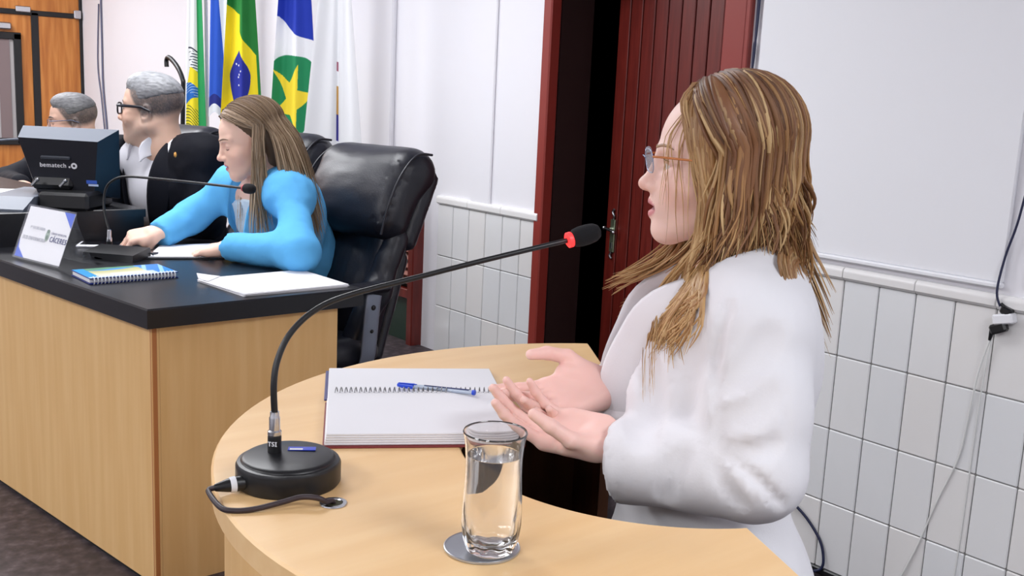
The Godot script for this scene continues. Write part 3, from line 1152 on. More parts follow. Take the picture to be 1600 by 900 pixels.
	var outer := [Vector2(0, 0.0), Vector2(0.022, 0.0), Vector2(0.0262, 0.003), Vector2(0.0292, 0.014), Vector2(0.0312, 0.03), Vector2(0.0318, 0.045), Vector2(0.0312, 0.065), Vector2(0.0302, 0.085), Vector2(0.0302, 0.105), Vector2(0.0315, 0.12), Vector2(0.0332, 0.129), Vector2(0.0342, 0.1325), Vector2(0.0334, 0.134), Vector2(0.0318, 0.1318)]
	var inner := [Vector2(0.0298, 0.12), Vector2(0.0284, 0.105), Vector2(0.0284, 0.085), Vector2(0.0293, 0.065), Vector2(0.0298, 0.045), Vector2(0.029, 0.03), Vector2(0.0265, 0.019), Vector2(0.02, 0.013), Vector2(0, 0.012)]
	m.lathe(outer + inner, 80, Transform3D.IDENTITY, -0.03, 10, 0.002, 0.05)
	part(gl, "glass_wall", m, glass)
	var water := mat("water", Color(1, 1, 1, 0.02), 0.0)
	water.transparency = BaseMaterial3D.TRANSPARENCY_ALPHA
	water.refraction_enabled = true
	water.refraction_scale = 0.033
	m = MB.new()
	m.lathe([Vector2(0, 0.0126), Vector2(0.0192, 0.0138), Vector2(0.0255, 0.0195), Vector2(0.0277, 0.03), Vector2(0.0286, 0.045), Vector2(0.0284, 0.065), Vector2(0.0278, 0.085), Vector2(0.0278, 0.104), Vector2(0.0281, 0.1085), Vector2(0.027, 0.1078), Vector2(0, 0.1075)], 80, Transform3D.IDENTITY, -0.026, 10, 0.012, 0.05)
	part(gl, "water", m, water)
	# ---- open spiral notebook
	var sl := Vector3(-1.3722, 1.1360, 2.2829)
	var sr := Vector3(-1.2320, 1.1360, 2.0434)
	var ux := (sr - sl).normalized()
	var uz := ux.cross(Vector3.UP).normalized()
	if uz.dot(Vector3(0.0000, 1.6020, 3.0657) - sl) < 0:
		uz = -uz
	var nbk := thing("spiral_notebook", "open spiral notebook with blank white pages lying on the lectern", "notebook", Vector3(sl.x, H, sl.z))
	var nbs := Basis(ux, Vector3.UP, ux.cross(Vector3.UP))
	var L := sl.distance_to(sr)
	var zs := 1.0 if nbs.z.dot(uz) > 0 else -1.0
	nbk.basis = nbs
	m = MB.new()
	m.box(Vector3(L * 0.5 - 0.004, 0.0012, zs * 0.108), Vector3(L + 0.003, 0.0024, 0.209), 0.001)
	part(nbk, "cover", m, mat("cover_red", rgb(120, 40, 40), 0.5), "dark red back cover")
	m = MB.new()
	m.box(Vector3(L * 0.5 - 0.006, 0.0012, -zs * 0.095), Vector3(L + 0.003, 0.0024, 0.171), 0.001)
	part(nbk, "cover", m, mat("cover_blue", rgb(70, 70, 120), 0.5), "blue grey front cover")
	for k in 5:
		m = MB.new()
		m.box(Vector3(L * 0.5 - 0.003 + 0.0006 * k, 0.0042 + k * 0.0032, zs * (0.105 - 0.0006 * k)), Vector3(L, 0.0031, 0.204), 0.0008)
		part(nbk, "page_block", m, M["paper"])
	for k in 2:
		m = MB.new()
		m.box(Vector3(L * 0.5 - 0.002 * k, 0.004 + k * 0.003, -zs * (0.092 - 0.001 * k)), Vector3(L, 0.003, 0.168), 0.0008)
		part(nbk, "page_block", m, M["paper"])
	m = MB.new()
	for i in 36:
		var px := 0.008 + (L - 0.016) * i / 35.0
		var ring := []
		for j in 9:
			var a := -0.5 + (PI + 1.0) * j / 8.0
			ring.append(Vector3(px + 0.0008 * j, 0.0135 + sin(a) * 0.0115, cos(a) * 0.009))
		m.tube(ring, 0.0009, 5, false)
	part(nbk, "spiral_wire", m, M["steel"])
	# ---- pen
	var q0 := Vector3(-1.3609, 1.1360, 2.1628)
	var q1 := Vector3(-1.2347, 1.1390, 2.1030)
	q0.y = H + 0.0145
	q1.y = H + 0.0245
	var pd := (q1 - q0).normalized()
	var pb := Basis(pd.cross(Vector3.UP).normalized(), pd, pd.cross(Vector3.UP).normalized().cross(pd))
	var pl := q0.distance_to(q1)
	var pn := thing("ballpoint_pen", "clear ballpoint pen with a blue cap lying across the notebook spiral", "pen", q0)
	m = MB.new()
	m.lathe([Vector2(0, -0.002), Vector2(0.003, 0.0), Vector2(0.0046, 0.008), Vector2(0.005, 0.03), Vector2(0.0044, 0.031), Vector2(0, 0.031)], 12, Transform3D(pb, Vector3.ZERO))
	m.box(pb * Vector3(0.003, 0.02, 0.0045), Vector3(0.0025, 0.034, 0.0012), 0.0004, pb)
	part(pn, "cap", m, mat("pen_blue", rgb(20, 70, 205), 0.3))
	m = MB.new()
	m.lathe([Vector2(0.0038, 0.031), Vector2(0.0038, pl - 0.004), Vector2(0, pl - 0.004)], 6, Transform3D(pb, Vector3.ZERO))
	part(pn, "barrel", m, mat("pen_barrel", rgb(176, 188, 206), 0.15))
	m = MB.new()
	m.tube([pb * Vector3(0.001, 0.05, 0.0034), pb * Vector3(0.001, pl - 0.01, 0.0034)], 0.0014, 6)
	part(pn, "ink_tube", m, mat("ink", rgb(24, 36, 92), 0.3))
	m = MB.new()
	m.lathe([Vector2(0, pl - 0.004), Vector2(0.0042, pl - 0.004), Vector2(0.0042, pl), Vector2(0, pl)], 10, Transform3D(pb, Vector3.ZERO))
	part(pn, "end_plug", m, M["pen_blue"])

# ---------------------------------------------------------------- things on the long desk
func sheet(poly: Array, th: float, out: Vector3) -> MB:
	var m := MB.new()
	var o := out.normalized() * th
	var b := []
	for p in poly:
		b.append(p - o)
	m.face(poly, out)
	m.face(b, -out)
	var ce := Vector3.ZERO
	for p in poly:
		ce += p / poly.size()
	for i in poly.size():
		var j: int = (i + 1) % poly.size()
		m.face([poly[i], poly[j], b[j], b[i]], (poly[i] + poly[j]) * 0.5 - ce)
	return m

func desk_items() -> void:
	# ---- name sign in a clear stand
	var bl := Vector3(-3.3860, 1.0450, 2.2372)
	var br := Vector3(-3.1325, 1.0450, 2.1760)
	br.z = bl.z + (br.z - bl.z)
	var ux := (br - bl).normalized()
	var back := Vector3(ux.z, 0, -ux.x)
	if back.z > 0:
		back = -back
	var wdt := bl.distance_to(br)
	var up := (Vector3.UP * 0.158 + back * 0.062)
	var hh := up.length()
	up = up / hh
	var fr := up.cross(ux)
	if fr.z < 0:
		fr = -fr
	var bs := Basis(ux, up, ux.cross(up))
	var t := thing("desk_sign", "white desk sign with blue corners in a clear stand near the front desk edge", "sign", bl)
	var face := func(x: float, y: float, z: float) -> Vector3:
		return ux * (x * wdt) + up * (y * hh) + fr * z
	var clear := mat("clear_acrylic", Color(0.93, 0.95, 1.0, 0.05), 0.05)
	clear.transparency = BaseMaterial3D.TRANSPARENCY_ALPHA
	var m := sheet([face.call(0, 0, 0.003), face.call(1, 0, 0.003), face.call(1, 1, 0.003), face.call(0, 1, 0.003)], 0.003, fr)
	part(t, "clear_front", m, clear)
	m = sheet([face.call(0.02, 0.03, -0.001), face.call(0.98, 0.03, -0.001), face.call(0.98, 0.97, -0.001), face.call(0.02, 0.97, -0.001)], 0.0012, fr)
	part(t, "printed_sheet", m, mat("sign_white", rgb(248, 248, 250), 0.8))
	var blue := mat("sign_blue", rgb(28, 92, 222), 0.6)
	m = sheet([face.call(0.76, 0.97, -0.0004), face.call(0.98, 0.97, -0.0004), face.call(0.98, 0.7, -0.0004)], 0.0004, fr)
	part(t, "blue_corner", m, blue)
	m = sheet([face.call(0.02, 0.03, -0.0004), face.call(0.22, 0.03, -0.0004), face.call(0.05, 0.2, -0.0004), face.call(0.02, 0.36, -0.0004)], 0.0004, fr)
	part(t, "blue_corner", m, blue)
	var tb := Basis(ux, up, ux.cross(up) * (1.0 if ux.cross(up).dot(fr) > 0 else -1.0))
	var place := func(x: float, y: float) -> Transform3D:
		return Transform3D(tb, face.call(x, y, -0.0002))
	var faint := mat("print_faint", rgb(196, 198, 206), 0.8)
	text_part(t, "print", "1ª SECRETÁRIA", 0.013, place.call(0.32, 0.6), faint)
	text_part(t, "print", "ELIS ENFERMEIRA", 0.015, place.call(0.31, 0.4), faint, "Droid Sans", true)
	text_part(t, "print", "CÂMARA MUNICIPAL", 0.009, place.call(0.79, 0.56), mat("print_grey", rgb(150, 152, 172), 0.8))
	text_part(t, "print", "CÁCERES", 0.022, place.call(0.81, 0.45), mat("print_navy", rgb(72, 78, 128), 0.8), "Droid Sans", true)
	# little crest
	m = MB.new()
	m.ball(face.call(0.565, 0.5, -0.0003), Vector3(0.011, 0.018, 0.0003), 14, 8, tb)
	part(t, "crest", m, mat("crest_green", rgb(158, 178, 160), 0.8))
	m = MB.new()
	m.ball(face.call(0.565, 0.58, -0.0001), Vector3(0.008, 0.006, 0.0003), 12, 6, tb)
	m.ball(face.call(0.565, 0.47, -0.0001), Vector3(0.006, 0.008, 0.0003), 12, 6, tb)
	part(t, "crest_detail", m, mat("crest_dark", rgb(112, 132, 120), 0.8))
	# clear back support and foot
	var rows := []
	for k in [0.0, 0.004]:
		pass
	m = MB.new()
	var prof := curve([face.call(0.5, 0.98, -0.004), face.call(0.5, 0.8, -0.02) , face.call(0.5, 0.45, -0.075), face.call(0.5, 0.12, -0.12), face.call(0.5, 0.02, -0.105), face.call(0.5, 0.03, -0.03)], 6)
	for p in prof:
		rows.append(PackedVector3Array([p - ux * wdt * 0.36, p, p + ux * wdt * 0.48]))
	m.grid(rows)
	part(t, "clear_support", m, clear)
	m = MB.new()
	m.box(face.call(0.56, 0.0, -0.1) + Vector3(0, 0.002, 0), Vector3(wdt * 0.84, 0.006, 0.05), 0.002, Basis(ux, Vector3.UP, ux.cross(Vector3.UP)))
	part(t, "foot", m, mat("foot_white", rgb(214, 218, 236), 0.2))
	# ---- closed spiral notebook with a printed cover
	var A := Vector3(-3.0221, 1.0420, 2.1978)
	var B := Vector3(-2.8700, 1.0420, 2.1723)
	var Cc := Vector3(-2.8736, 1.0420, 1.9223)
	var nx := (Cc - B).normalized()
	var nw := B.distance_to(Cc)
	var nz := Vector3(-nx.z, 0, nx.x)
	if nz.dot(A - B) < 0:
		nz = -nz
	var nd := maxf(0.15, (A - B).dot(nz))
	t = thing("notebook", "blue covered spiral notebook lying closed beside the desk sign", "notebook", Vector3(B.x, DESK_Y, B.z))
	var nb := Basis(nx, Vector3.UP, nx.cross(Vector3.UP))
	var sg := 1.0 if nb.z.dot(nz) > 0 else -1.0
	t.basis = nb
	m = MB.new()
	m.box(Vector3(nw * 0.5, 0.0015, sg * nd * 0.5), Vector3(nw, 0.003, nd), 0.001)
	part(t, "back_cover", m, mat("note_navy", rgb(20, 44, 120), 0.4))
	m = MB.new()
	m.box(Vector3(nw * 0.5, 0.009, sg * (nd * 0.5 + 0.003)), Vector3(nw - 0.006, 0.0115, nd - 0.012), 0.001)
	part(t, "pages", m, M["paper"])
	var img := Image.create(256, 192, false, Image.FORMAT_RGBA8)
	for y in 192:
		for x in 256:
			var u := x / 255.0
			var w := y / 191.0
			var c := rgb(70, 150, 226)
			if w > 0.22 + 0.1 * sin(u * 5.0) and u > 0.12 and u < 0.72:
				c = rgb(188, 186, 118).lerp(rgb(226, 222, 206), clampf((w - 0.3) * 2.2, 0, 1))
			if u > 0.12 and u < 0.7 and w < 0.2 + 0.06 * sin(u * 9.0):
				c = rgb(96, 150, 120)
			if u > 0.72:
				c = rgb(46, 132, 222) if fmod(u * 5.0 + w, 1.0) > 0.25 else rgb(150, 200, 236)
			if w > 0.62 and u > 0.3 and u < 0.8:
				c = c.lerp(rgb(238, 236, 230), 0.75)
			if u < 0.12:
				c = rgb(40, 150, 210)
			if w > 0.9:
				c = rgb(196, 214, 232)
			img.set_pixel(x, y, c)
	var cm := mat("note_cover", Color.WHITE, 0.3)
	cm.albedo_texture = ImageTexture.create_from_image(img)
	m = MB.new()
	m.box(Vector3(nw * 0.5, 0.0162, sg * nd * 0.5), Vector3(nw, 0.0025, nd), 0.0008)
	part(t, "front_cover", m, M["note_navy"])
	m = MB.new()
	m.grid([PackedVector3Array([Vector3(0.002, 0.0177, sg * (nd - 0.002)), Vector3(nw - 0.002, 0.0177, sg * (nd - 0.002))]), PackedVector3Array([Vector3(0.002, 0.0177, sg * 0.002), Vector3(nw - 0.002, 0.0177, sg * 0.002)])], false, sg > 0)
	part(t, "cover_print", m, cm)
	m = MB.new()
	for i in 24:
		var px := 0.012 + (nw - 0.024) * i / 23.0
		var ring := []
		for j in 13:
			var a := TAU * j / 12.0
			ring.append(Vector3(px, 0.0098 + sin(a) * 0.0105, sg * 0.004 + cos(a) * 0.0105))
		m.tube(ring, 0.0016, 5, false)
	part(t, "spiral_wire", m, mat("white_wire", rgb(226, 232, 240), 0.35))
	# ---- stack of loose paper
	var q := [Vector3(-2.7995, 1.0410, 1.8942), Vector3(-2.5422, 1.0410, 1.8748), Vector3(-2.5423, 1.0410, 1.5558), Vector3(-2.8103, 1.0410, 1.5612)]
	var po: Vector3 = (q[0] + q[2]) * 0.5
	t = thing("paper_stack", "loose stack of white paper near the right corner of the black desk top", "paper", Vector3(po.x, DESK_Y, po.z))
	for k in 5:
		var qq := []
		var ang := [0.0, 0.012, -0.01, 0.02, 0.004][k] as float
		for p in q:
			var r: Vector3 = (p - po)
			r.y = 0
			qq.append(r.rotated(Vector3.UP, ang) + Vector3(0, 0.0016 * (k + 1), 0) + Vector3(0.003 * sin(k * 3.0), 0, 0.003 * cos(k * 2.0)))
		if k == 4:
			var e0: Vector3 = qq[0].lerp(qq[1], 0.0)
			qq = [e0.lerp(qq[3], 0.04) , qq[0].lerp(qq[1], 0.18), qq[1], qq[2], qq[3]]
		part(t, "paper_sheet", sheet(qq, 0.0015, Vector3.UP), M["paper"])
	m = MB.new()
	var c0: Vector3 = q[0] - po
	m.grid([PackedVector3Array([Vector3(c0.x, 0.006, c0.z), c0.lerp(q[1] - po, 0.22) + Vector3(0, 0.0095, 0)]), PackedVector3Array([Vector3(c0.x, 0.022, c0.z) - Vector3(0.012, 0, 0), c0.lerp(q[3] - po, 0.2) + Vector3(0, 0.0095, 0)])])
	part(t, "curled_corner", m, M["paper"])
	# ---- clipboard with paper
	var k0 := Vector3(-3.2227, 1.0450, 1.8819)
	var k1 := Vector3(-3.1365, 1.0450, 1.6776)
	var k2 := Vector3(-3.4111, 1.0450, 1.5793)
	var k3 := Vector3(-3.4357, 1.0450, 1.7616)
	t = thing("clipboard", "black clipboard with a white form under the hands of the woman in blue", "clipboard", Vector3(k0.x, DESK_Y, k0.z))
	var kk := [k0, k1, k2, k3]
	var k4 := []
	var kc := (k0 + k2) * 0.5
	for p in kk:
		var r: Vector3 = (p - kc) * 1.1 + kc
		k4.append(Vector3(r.x - k0.x, 0.004, r.z - k0.z))
	part(t, "board", sheet(k4, 0.004, Vector3.UP), M["black_plastic"])
	var k5 := []
	for p in kk:
		k5.append(Vector3(p.x - k0.x, 0.007, p.z - k0.z))
	part(t, "form", sheet(k5, 0.0028, Vector3.UP), M["paper"])
	m = MB.new()
	m.box(Vector3(-3.2757, 1.0500, 1.8560) - t.position, Vector3(0.05, 0.004, 0.022), 0.001, Basis(Vector3.UP, 0.7))
	m.ball(Vector3(-3.2299, 1.0530, 1.8627) - t.position, Vector3.ONE * 0.0045, 8, 6)
	part(t, "clip", m, mat("clip_dark", rgb(70, 72, 80), 0.3, 0.8))
	# ---- phone
	var ph := Vector3(-3.5204, 1.0440, 1.9183)
	t = thing("phone", "black screened phone in a white case in front of the raised desk", "phone", Vector3(ph.x, DESK_Y, ph.z))
	var pb := Basis(Vector3.UP, deg_to_rad(62))
	m = MB.new()
	m.box(Vector3(0, 0.005, 0), Vector3(0.165, 0.01, 0.085), 0.004, pb)
	part(t, "case", m, mat("case_white", rgb(232, 232, 240), 0.4))
	m = MB.new()
	m.box(Vector3(0, 0.0102, 0), Vector3(0.142, 0.001, 0.07), 0.0, pb)
	part(t, "screen", m, mat("screen_black", rgb(14, 14, 20), 0.1))
	# ---- second microphone
	var mb := Vector3(-3.2636, 1.0400, 1.9638)
	t = thing("desk_microphone", "black gooseneck microphone on a wedge base pointing at the woman in blue", "microphone", mb)
	var wb := Basis(Vector3.UP, deg_to_rad(40))
	m = MB.new()
	var w := [Vector3(-0.085, 0, 0.055), Vector3(0.085, 0, 0.055), Vector3(0.085, 0, -0.055), Vector3(-0.085, 0, -0.055), Vector3(-0.085, 0.022, 0.05), Vector3(0.085, 0.022, 0.05), Vector3(0.085, 0.034, -0.05), Vector3(-0.085, 0.034, -0.05)]
	for i in 8:
		w[i] = wb * w[i]
	m.face([w[4], w[5], w[6], w[7]], Vector3.UP)
	m.face([w[0], w[1], w[2], w[3]], Vector3.DOWN)
	m.face([w[0], w[1], w[5], w[4]], wb.z)
	m.face([w[2], w[3], w[7], w[6]], -wb.z)
	m.face([w[1], w[2], w[6], w[5]], wb.x)
	m.face([w[0], w[3], w[7], w[4]], -wb.x)
	part(t, "base", m, M["black_plastic"])
	var nk := Vector3(-3.4551, 1.0513, 1.9231) - mb
	m = MB.new()
	m.lathe([Vector2(0, -0.01), Vector2(0.0095, -0.01), Vector2(0.0095, 0.014), Vector2(0, 0.014)], 16, Transform3D(Basis.IDENTITY, nk))
	part(t, "socket", m, M["black_plastic"])
	m = MB.new()
	m.lathe([Vector2(0.0085, 0.014), Vector2(0.0095, 0.016), Vector2(0.0095, 0.026), Vector2(0.0075, 0.03), Vector2(0.0075, 0.05), Vector2(0.0065, 0.054), Vector2(0, 0.054)], 16, Transform3D(Basis.IDENTITY, nk))
	part(t, "connector", m, M["chrome"])
	var path := [nk + Vector3(0, 0.05, 0)]
	for p in [Vector3(-3.4851, 1.1625, 1.9270), Vector3(-3.4930, 1.2081, 1.9232), Vector3(-3.4826, 1.2469, 1.9153), Vector3(-3.4477, 1.2729, 1.8976), Vector3(-3.3947, 1.2836, 1.8785), Vector3(-3.3148, 1.2862, 1.8454), Vector3(-3.1443, 1.2864, 1.7676), Vector3(-2.9184, 1.2891, 1.7022)]:
		path.append(p - mb)
	mic_gooseneck(t, path, 0.0045, 0.004)
	var tip: Vector3 = path[-1]
	var dir: Vector3 = (tip - path[-2]).normalized()
	var xx := dir.cross(Vector3.UP).normalized()
	var mbs := Basis(xx, dir, xx.cross(dir))
	m = MB.new()
	m.lathe([Vector2(0, -0.001), Vector2(0.008, -0.001), Vector2(0.0105, 0.001), Vector2(0.0105, 0.006), Vector2(0, 0.006)], 16, Transform3D(mbs, tip))
	part(t, "ring", m, mat("dim_red", rgb(190, 70, 80), 0.5), "unlit red ring")
	m = MB.new()
	m.lathe([Vector2(0, 0.005), Vector2(0.01, 0.006), Vector2(0.0145, 0.012), Vector2(0.0155, 0.022), Vector2(0.0155, 0.034), Vector2(0.013, 0.043), Vector2(0.007, 0.049), Vector2(0, 0.05)], 20, Transform3D(mbs, tip))
	part(t, "foam_windscreen", m, M["foam"])
	m = MB.new()
	m.lathe([Vector2(0, 0), Vector2(0.009, 0), Vector2(0.009, 0.02), Vector2(0.006, 0.026), Vector2(0.004, 0.045), Vector2(0, 0.045)], 12, Transform3D(Basis(Vector3(0, 0, 1), Vector3(-0.8, 0.0, 0.6), Vector3(-0.6, 0.0, -0.8)).orthonormalized(), Vector3(-3.1843, 1.0550, 2.0422) - mb))
	part(t, "plug", m, M["chrome"])
	# ---- monitor seen from behind
	var mo := Vector3(-3.8769, 1.1500, 2.0890)
	var toward := Vector3(0.77, 0, 0.64)
	var rt := Vector3(0.64, 0, -0.77)
	mo = Vector3(-3.7405, 1.1347, 1.9716)
	mo.y = BOX_Y
	t = thing("monitor", "black desktop monitor seen from behind on the raised desk", "monitor", mo)
	var mbz := Basis(rt, Vector3.UP, toward)
	t.basis = mbz
	# base: local x right, y up, z towards the room
	m = MB.new()
	var base := PackedVector2Array([Vector2(0.20, 0.0), Vector2(0.20, 0.008), Vector2(0.12, 0.042), Vector2(-0.12, 0.05), Vector2(-0.12, 0.0)])
	m.prism(base, -0.2, -0.055)
	m.put(Transform3D(Basis(Vector3(0, 0, 1), Vector3(1, 0, 0), Vector3(0, 1, 0)), Vector3.ZERO))
	part(t, "base", m, M["grey_plastic"])
	m = MB.new()
	m.box(Vector3(0.035, 0.03, 0.0), Vector3(0.17, 0.06, 0.22), 0.01)
	m.box(Vector3(-0.04, 0.075, -0.03), Vector3(0.14, 0.06, 0.1), 0.01, Basis(Vector3.RIGHT, -0.4))
	part(t, "stand", m, M["black_plastic"])
	for x in [-0.09, 0.005]:
		m = MB.new()
		m.tube([Vector3(x, 0.075, 0.06), Vector3(x + 0.014, 0.092, 0.05)], 0.005, 8)
		m.ball(Vector3(x + 0.016, 0.094, 0.05), Vector3.ONE * 0.007, 8, 6)
		part(t, "hinge_screw", m, M["steel"])
	# body: tapered tub, leaning
	var lean := Basis(Vector3.RIGHT, 0.16)
	var bo := Vector3(0.01, 0.05, -0.02)
	var front := [Vector2(-0.165, 0.215), Vector2(0.165, 0.215), Vector2(0.15, -0.03), Vector2(-0.14, -0.03)]
	var rear := [Vector2(-0.152, 0.19), Vector2(0.118, 0.186), Vector2(0.09, 0.0), Vector2(-0.105, 0.0)]
	var f3 := []
	var r3 := []
	for i in 4:
		f3.append(bo + lean * Vector3(front[i].x, front[i].y, -0.05))
		r3.append(bo + lean * Vector3(rear[i].x, rear[i].y, 0.025))
	m = MB.new()
	m.face(r3, lean.z)
	m.face(f3, -lean.z)
	for i in [1, 2, 3]:
		var j: int = (i + 1) % 4
		m.face([f3[i], f3[j], r3[j], r3[i]], (f3[i] + f3[j]) * 0.5 - (f3[0] + f3[2]) * 0.5)
	part(t, "housing", m, mat("housing", rgb(18, 20, 30), 0.35))
	m = MB.new()
	m.face([f3[0], f3[1], r3[1], r3[0]], lean.y)
	part(t, "top_bevel", m, mat("bevel_grey", rgb(88, 95, 108), 0.45), "light grey top edge")
	m = MB.new()
	m.box(bo + lean * Vector3(-0.03, 0.125, 0.0270), Vector3(0.1, 0.012, 0.012), 0.003, lean)
	part(t, "ridge", m, M["dark_grey_plastic"])
	text_part(t, "logo_print", "bematech", 0.019, Transform3D(lean, bo + lean * Vector3(-0.042, 0.098, 0.0258)), M["paper"], "Droid Sans", true)
	m = MB.new()
	m.lathe([Vector2(0.0045, 0), Vector2(0.0105, 0), Vector2(0.0105, 0.0008), Vector2(0.0045, 0.0008), Vector2(0.0045, 0)], 24, Transform3D(lean * Basis(Vector3.RIGHT, PI / 2), bo + lean * Vector3(0.03, 0.099, 0.0255)))
	m.ball(bo + lean * Vector3(0.014, 0.094, 0.0255), Vector3(0.0035, 0.0035, 0.001), 10, 6, lean)
	part(t, "logo_ring", m, M["paper"])
	m = MB.new()
	m.box(bo + lean * Vector3(0.085, 0.045, 0.0252), Vector3(0.036, 0.012, 0.001), 0.0, lean)
	part(t, "sticker", m, mat("sticker_blue", rgb(52, 92, 190), 0.5), "small blue sticker")
	m = MB.new()
	m.box(bo + lean * Vector3(0.09, 0.034, 0.0252), Vector3(0.034, 0.007, 0.001), 0.0, lean)
	part(t, "sticker", m, mat("sticker_pale", rgb(190, 206, 236), 0.5), "small pale sticker")
	m = MB.new()
	m.tube([Vector3(-3.6462, 1.1510, 1.8741), Vector3(-3.6462, 1.1510, 1.8741)+ Vector3(0, 0.01, 0)], 0.012, 10)
	# a few papers at the far left on the raised desk
	t = thing("paper_stack_001", "white papers on the raised desk at the left edge of the photo", "paper", Vector3(-4.1403, 1.1500, 2.1048))
	for k in 3:
		m = MB.new()
		m.box(Vector3(-0.02 * k, 0.002 + 0.003 * k, 0.01 * k), Vector3(0.21, 0.003, 0.29), 0.0, Basis(Vector3.UP, 0.9 + 0.1 * k))
		part(t, "paper_sheet", m, M["paper"])
	# thin gooseneck from the left
	t = thing("gooseneck_microphone_001", "thin grey gooseneck microphone entering at the left edge of the photo", "microphone", Vector3(-4.5696, 1.0474, 2.1979))
	t.position.y = BOX_Y
	var o := t.position
	m = MB.new()
	m.lathe([Vector2(0, 0), Vector2(0.06, 0), Vector2(0.06, 0.025), Vector2(0, 0.03)], 24)
	part(t, "base", m, M["black_plastic"])
	m = MB.new()
	m.tube(curve([Vector3(0, 0.02, 0), Vector3(-4.5529, 1.2493, 2.1192) - o, Vector3(-4.5132, 1.3171, 2.0836) - o, Vector3(-4.4082, 1.3367, 2.0154) - o, Vector3(-4.3124, 1.3480, 1.9607) - o], 8), 0.004, 8)
	part(t, "gooseneck", m, M["grey_plastic"])

# ---------------------------------------------------------------- chairs
func make_chair() -> Node3D:
	var t := Node3D.new()
	t.name = "office_chair"
	var wr := FastNoiseLite.new()
	wr.seed = 8
	wr.frequency = 9.0
	wr.fractal_octaves = 2
	# the back is tipped about its foot
	var piv := Vector3(0, 0.45, -0.12)
	var rb := Basis(Vector3.RIGHT, -0.2)
	var rec := Transform3D(rb, piv - rb * piv)
	var f := SDF.new()
	var tilt := Basis(Vector3.RIGHT, -0.2)
	f.rbox(Vector3(0, 0.985, -0.2), Vector3(0.252, 0.155, 0.075), 0.07, tilt, 0.03)
	f.cap(Vector3(-0.17, 1.085, -0.265), Vector3(0.17, 1.085, -0.265), 0.07, 0.07, 0.07)
	f.ell(Vector3(0, 0.97, -0.155), Vector3(0.21, 0.13, 0.07), tilt, 0.05)
	for s in [-1.0, 1.0]:
		for k in 6:
			var y := 0.87 + 0.042 * k
			f.cap(Vector3(s * 0.235, y, -0.12 - 0.012 * k), Vector3(s * 0.19, y + 0.008 * (k - 3), -0.112 - 0.01 * k), 0.002, -0.004, 0.014, 1)
	f.noise = wr
	f.amp = 0.0035
	f.squash = Vector3(0.4, 0.9, 1)
	var m := MB.new()
	f.mesh_into(m, 0.013, rec)
	part(t, "headrest", m, M["black_leather"])
	# stitched seam on each side of the headrest
	for s in [-1.0, 1.0]:
		m = MB.new()
		m.tube(curve([Vector3(s * 0.243, 0.85, -0.115), Vector3(s * 0.25, 0.95, -0.118), Vector3(s * 0.25, 1.06, -0.15), Vector3(s * 0.24, 1.135, -0.21), Vector3(s * 0.235, 1.15, -0.28)], 6), 0.0045, 6)
		m.put(rec)
		part(t, "piping", m, M["black_leather"])
	f = SDF.new()
	f.rbox(Vector3(0, 0.66, -0.205), Vector3(0.2, 0.24, 0.055), 0.05, Basis(Vector3.RIGHT, -0.1), 0.03)
	f.ell(Vector3(0, 0.6, -0.17), Vector3(0.15, 0.2, 0.05), Basis.IDENTITY, 0.04)
	f.noise = wr
	f.amp = 0.005
	f.squash = Vector3(1.8, 0.4, 1)
	m = MB.new()
	f.mesh_into(m, 0.015, rec)
	part(t, "backrest", m, M["black_leather"])
	for s in [-1.0, 1.0]:
		f = SDF.new()
		f.chain([Vector3(s * 0.185, 0.47, -0.12), Vector3(s * 0.195, 0.66, -0.18), Vector3(s * 0.205, 0.84, -0.215)], [0.042, 0.048, 0.042], 0.03)
		f.noise = wr
		f.amp = 0.006
		m = MB.new()
		f.mesh_into(m, 0.015, rec)
		part(t, "side_bolster", m, M["black_leather"])
	f = SDF.new()
	f.rbox(Vector3(0, 0.955, -0.285), Vector3(0.235, 0.15, 0.04), 0.035, tilt, 0.02)
	f.rbox(Vector3(0, 0.6, -0.285), Vector3(0.17, 0.2, 0.025), 0.024, Basis(Vector3.RIGHT, -0.1), 0.05)
	m = MB.new()
	f.mesh_into(m, 0.016, rec)
	part(t, "rear_shell", m, M["black_leather"])
	f = SDF.new()
	f.rbox(Vector3(0, 0.44, 0.04), Vector3(0.25, 0.055, 0.25), 0.05, Basis.IDENTITY, 0.02)
	f.noise = wr
	f.amp = 0.008
	m = MB.new()
	f.mesh_into(m, 0.02)
	part(t, "seat", m, M["black_leather"])
	for s in [-1.0, 1.0]:
		m = MB.new()
		m.box(Vector3(s * 0.285, 0.675, -0.06), Vector3(0.06, 0.035, 0.28), 0.014)
		part(t, "arm_pad", m, M["black_leather"])
		m = MB.new()
		var pts := curve([Vector3(s * 0.285, 0.652, -0.14), Vector3(s * 0.288, 0.6, -0.13), Vector3(s * 0.283, 0.5, -0.125), Vector3(s * 0.272, 0.43, -0.125), Vector3(s * 0.235, 0.385, -0.125), Vector3(s * 0.16, 0.375, -0.125)], 6)
		m.tube(pts, 0.032, 12, true, 0.22, Vector3(1, 0, 0) if true else Vector3.ZERO)
		part(t, "arm_bracket", m, M["grey_metal"])
		m = MB.new()
		m.ball(Vector3(s * 0.295, 0.61, -0.13), Vector3(0.006, 0.009, 0.009), 10, 6)
		part(t, "bolt", m, M["black_plastic"])
		m = MB.new()
		m.ball(Vector3(s * 0.292, 0.53, -0.127), Vector3(0.006, 0.007, 0.007), 10, 6)
		part(t, "bolt", m, M["black_plastic"])
	m = MB.new()
	m.lathe([Vector2(0, 0.09), Vector2(0.03, 0.09), Vector2(0.03, 0.25), Vector2(0.022, 0.25), Vector2(0.022, 0.39), Vector2(0, 0.39)], 18)
	part(t, "gas_column", m, M["black_plastic"])
